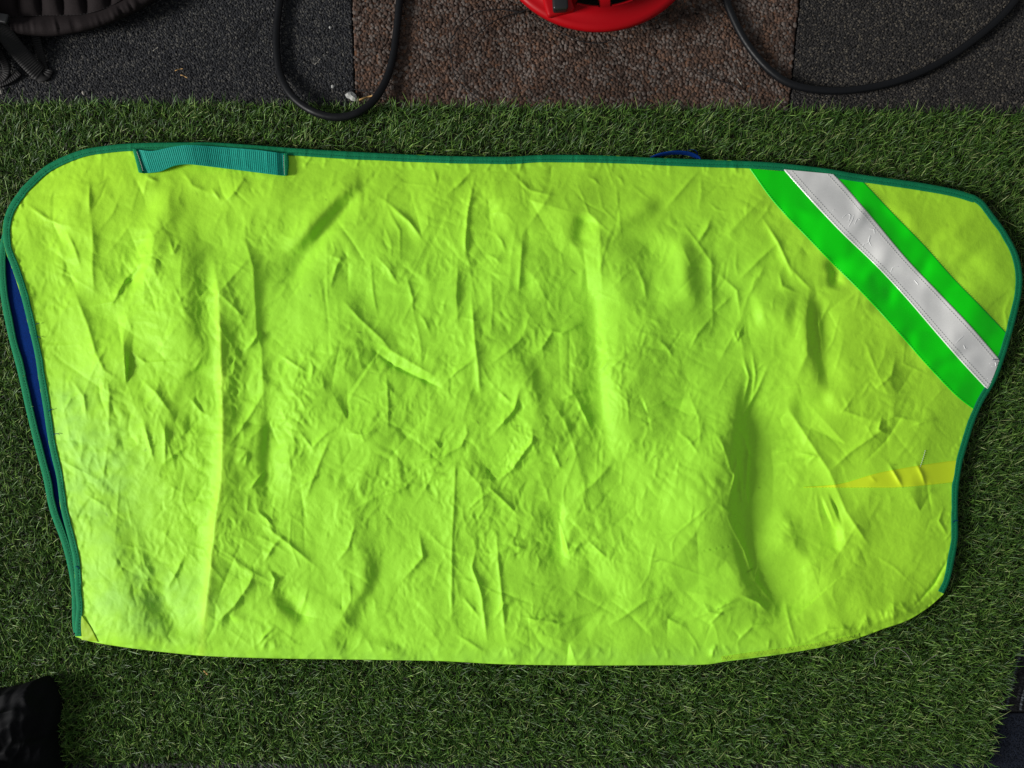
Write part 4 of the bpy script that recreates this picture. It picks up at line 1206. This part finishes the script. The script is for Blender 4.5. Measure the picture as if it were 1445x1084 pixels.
# webbing: a ribbed strap hanging off the pad and doubling back under it
def ribbed_strap(name, pts3, width, m, parent, n=260, pitch=.0027, side=None):
    P3 = np.array([gp(x, y, z) for x, y, z in pts3])
    C = spline(P3, n)
    T = np.gradient(C, axis=0); L = np.r_[0, np.cumsum(np.linalg.norm(np.diff(C, axis=0), axis=1))]
    T /= np.linalg.norm(T, axis=1)[:, None]
    S = np.cross(T, np.array([0, 0, 1.0]) if side is None else np.asarray(side, float)); S /= np.linalg.norm(S, axis=1)[:, None]
    U = np.cross(S, T)
    rb = .00035 * np.sin(L / pitch * 2 * math.pi)
    V = []
    for s_, t_ in ((-1, 0), (-.96, 1), (-.5, 1.15), (0, 1.15), (.5, 1.15), (.96, 1), (1, 0), (.96, -1), (0, -1.1), (-.96, -1)):
        V.append(C + S * (s_ * width / 2) + U * (t_ * .0009 + np.sign(t_) * rb)[:, None])
    V = np.stack(V, 1)
    return adopt(mesh_np(name, V.reshape(-1, 3), grid_faces(n, 10, wrap=True), m), parent)
ribbed_strap("strap", [(-40, 2, .046), (-15, 24, .043), (4, 45, .034), (24, 70, .022), (42, 90, .013), (56, 103, .006), (61, 104, .0035), (64, 97, .0035)], .021, M_strap, pad)
ribbed_strap("strap", [(62, 100, .004), (58, 84, .006), (54, 66, .010), (50, 50, .014)], .011, M_strap, pad, 90)
ribbed_strap("strap", [(-40, 60, .012), (-10, 66, .010), (4, 84, .009), (9, 100, .008), (2, 112, .006), (-14, 118, .006)], .010, M_strap, pad, 120)
ribbed_strap("strap", [(-30, 120, .005), (0, 118, .005), (18, 110, .005), (27, 103, .005)], .009, M_strap, pad, 80)
rounded_box("buckle", gp(2, 26, .043), (.018, .012, .006), M_blackp, pad, .002, -.2)

# ------------------------------------------------------------------ black bag at the near left corner
M_bag = mat("black_bag_film", (0.0040, 0.0043, 0.0052), 0.75, 0.10)
_n = noise_node(M_bag, 60, 4, 0.6); bump_node(M_bag, _n.outputs["Fac"], .25, .003)
bag = thing("black_bag", "crumpled black bag standing on the grass mat at the near left corner", "bag", tuple(gp(0, 1050, .003)))
nu, nv = 200, 120
a = np.linspace(0, 2 * math.pi, nu, endpoint=False)
gl = [(70, 962), (78, 978), (79, 1010), (74, 1040), (84, 1090), (92, 1160), (60, 1240), (-60, 1260), (-160, 1200), (-190, 1100), (-150, 1010), (-90, 985), (-40, 978), (0, 972), (24, 968), (44, 962), (58, 957), (70, 962)]
ring = spline(gl, nu + 1)[:-1]
ctr = np.array([-45, 1120.0])
rows = []; BGZ = .050
rb_ = np.random.default_rng(9)
for k in range(nv):
    f = k / (nv - 1)
    sc_, z = math.cos(f * math.pi / 2) ** .55, .004 + (BGZ - .004) * math.sin(f * math.pi / 2) ** .9
    Q = ctr + (ring - ctr) * max(sc_, .002)
    zz_ = np.full(nu, z)
    # height parallax is left in: the ring is the bag's outline at its shoulder height
    rows.append(gp(Q[:, 0], Q[:, 1], .022)[:, :2])
    rows[-1] = np.c_[rows[-1], zz_]
V = np.array(rows)
ax = V[..., 0] * 1000 / .85; ay = V[..., 1] * 1000 / .85; az = V[..., 2] * 1000 / .85
wv_ = 12 * perlin(ax / 60, ay / 55 + az / 60, 81) + 22 * (0.3 - np.abs(perlin(ax / 46 + az / 60, ay / 30, 82))) + 9 * (0.3 - np.abs(perlin(ax / 20, ay / 26 + az / 30, 85))) + 2 * (0.3 - np.abs(perlin(ax / 10, ay / 12 + az / 11, 83)))
amt = np.minimum(1, V[..., 2] / .03)
V[..., 2] += wv_ * .00085 * amt
nrm_ = V[..., :2] - gp(ctr[0], ctr[1], .07)[:2]
nrm_ /= np.linalg.norm(nrm_, axis=-1, keepdims=True) + 1e-9
V[..., :2] += nrm_ * (.5 * wv_ * .00085 * amt)[..., None]
adopt(mesh_np("bag_body", V.reshape(-1, 3), grid_faces(nv, nu, wrap=True)[:, ::-1], M_bag), bag)

# ------------------------------------------------------------------ litter on the carpet
M_chip = mat("pale_grit", (0.42, 0.42, 0.40), 0.6, 0.4)
M_straw = mat("straw", (0.50, 0.30, 0.11), 0.6, 0.3)
M_fluff = mat("pale_fluff", (0.34, 0.32, 0.28), 0.9, 0.1)
def pebble(name, x, y, z, s, m, seed, label, cat, group=None):
    r_ = np.random.default_rng(seed)
    bm = bmesh.new(); bmesh.ops.create_icosphere(bm, subdivisions=2, radius=1)
    ph = r_.random(3) * 9
    for v in bm.verts:
        k = 1 + .28 * math.sin(v.co.x * 3 + ph[0]) + .22 * math.sin(v.co.y * 4 + ph[1]) + .15 * math.sin(v.co.z * 5 + ph[2])
        v.co = Vector((v.co.x * s[0] * k, v.co.y * s[1] * k, max(-.5, v.co.z) * s[2] * k))
    me = bpy.data.meshes.new(name); bm.to_mesh(me); bm.free(); me.materials.append(m)
    o = bpy.data.objects.new(name, me); COL.objects.link(o)
    o.location = gv(x, y, z); o.rotation_euler = (0, 0, r_.random() * 6)
    return tag(o, label, cat, group)
pebble("stone_chip", 496, 136, .0065, (.0052, .0060, .0035), M_chip, 1, "small pale stone chip inside the narrow cable loop", "stone chip")
pebble("stone_chip", 470, 122, .005, (.0026, .0020, .0016), M_chip, 2, "tiny pale chip left of the larger chip in the cable loop", "stone chip")
pebble("stone_chip", 118, 131, .005, (.0022, .0026, .0016), M_fluff, 3, "tiny buff chip on charcoal carpet right of the strap", "stone chip")
pebble("stone_chip", 1, 128, .005, (.0030, .0030, .0020), M_fluff, 4, "tiny buff chip at the left border below the strap", "stone chip")
pebble("stone_chip", 466, 39, .005, (.0016, .0018, .0012), M_chip, 5, "white speck on charcoal carpet high inside the cable loop", "stone chip")
pebble("stone_chip", 290, 285, .005, (.001, .001, .001), M_chip, 6, "", "stone chip") if False else None
def fibre(name, pts, z, rad, m, label, cat, n=40, group=None):
    C = spline(pts, n)
    zz_ = z + .0012 * np.sin(np.linspace(0, 7, n))
    o = sweep(name, gp(C[:, 0], C[:, 1], zz_), circle(rad, 5), m)
    return tag(o, label, cat, group)
fibre("straw_stalk", [(507, 141), (516, 138), (526, 135)], .008, .0011, M_straw, "yellow straw stalk beside the stone chip under the cable", "straw")
fibre("straw_stalk", [(255, 106), (259, 107), (264, 110)], .0055, .0006, M_straw, "short straw bit on charcoal carpet above the webbing loop", "straw", 10)
fibre("straw_stalk", [(247, 100), (253, 98), (258, 97)], .0055, .0005, M_straw, "thin straw bit just above another on charcoal carpet", "straw", 10)
fibre("straw_stalk", [(444, 91), (448, 88), (452, 83)], .0055, .0004, M_fluff, "pale bristle lying inside the narrow cable loop", "straw", 10)
fibre("straw_stalk", [(216, 72), (220, 69), (223, 67)], .0055, .0005, M_fluff, "pale bristle on charcoal carpet below the quilted pad", "straw", 10)
fibre("straw_stalk", [(1040, 111), (1043, 115), (1046, 119)], .006, .0006, M_fluff, "pale bristle on brown carpet beside the wide cable arc", "straw", 10)
hair = [([(636, 56), (650, 36), (668, 20), (690, 14), (712, 14), (735, 17), (748, 10)], "dark thread curving over the brown carpet left of the red reel"),
        ([(668, 56), (686, 38), (706, 26), (730, 18), (748, 12)], "dark thread running down-left from the red reel, nearer the middle"),
        ([(748, 20), (772, 33), (796, 48), (818, 58), (845, 61), (862, 57)], "dark thread following the lower rim of the red reel"),
        ([(634, 60), (638, 90), (644, 110), (660, 128), (682, 144)], "dark thread trailing down the brown carpet to the grass"),
        ([(985, 98), (1010, 112), (1034, 120), (1050, 132)], "dark thread on brown carpet left of the wide cable arc"),
        ([(500, 126), (520, 130), (545, 138), (566, 146)], "dark thread crossing beneath the narrow cable loop"),
        ([(326, 72), (340, 52), (358, 34), (378, 20)], "fine dark hair on charcoal carpet left of the cable loop")]
for pts, lab in hair:
    fibre("thread", pts, .0062, .00068, M_thread_dark, lab, "thread", 60)
fibre("thread", [(1236, 940), (1234, 928), (1242, 918), (1262, 914), (1278, 922), (1288, 938)], .016, .00022, M_fluff, "fine pale hair curled on the grass right of the zigzag hem", "thread", 60)
fibre("thread", [(1302, 938), (1312, 930), (1322, 924)], .016, .0002, M_fluff, "short fine pale hair on the grass near the right corner", "thread", 20)
fibre("straw_stalk", [(288, 947), (291, 950), (293, 952)], .016, .0009, M_straw, "brown chaff flake on grass below the left of the fold", "straw", 8)
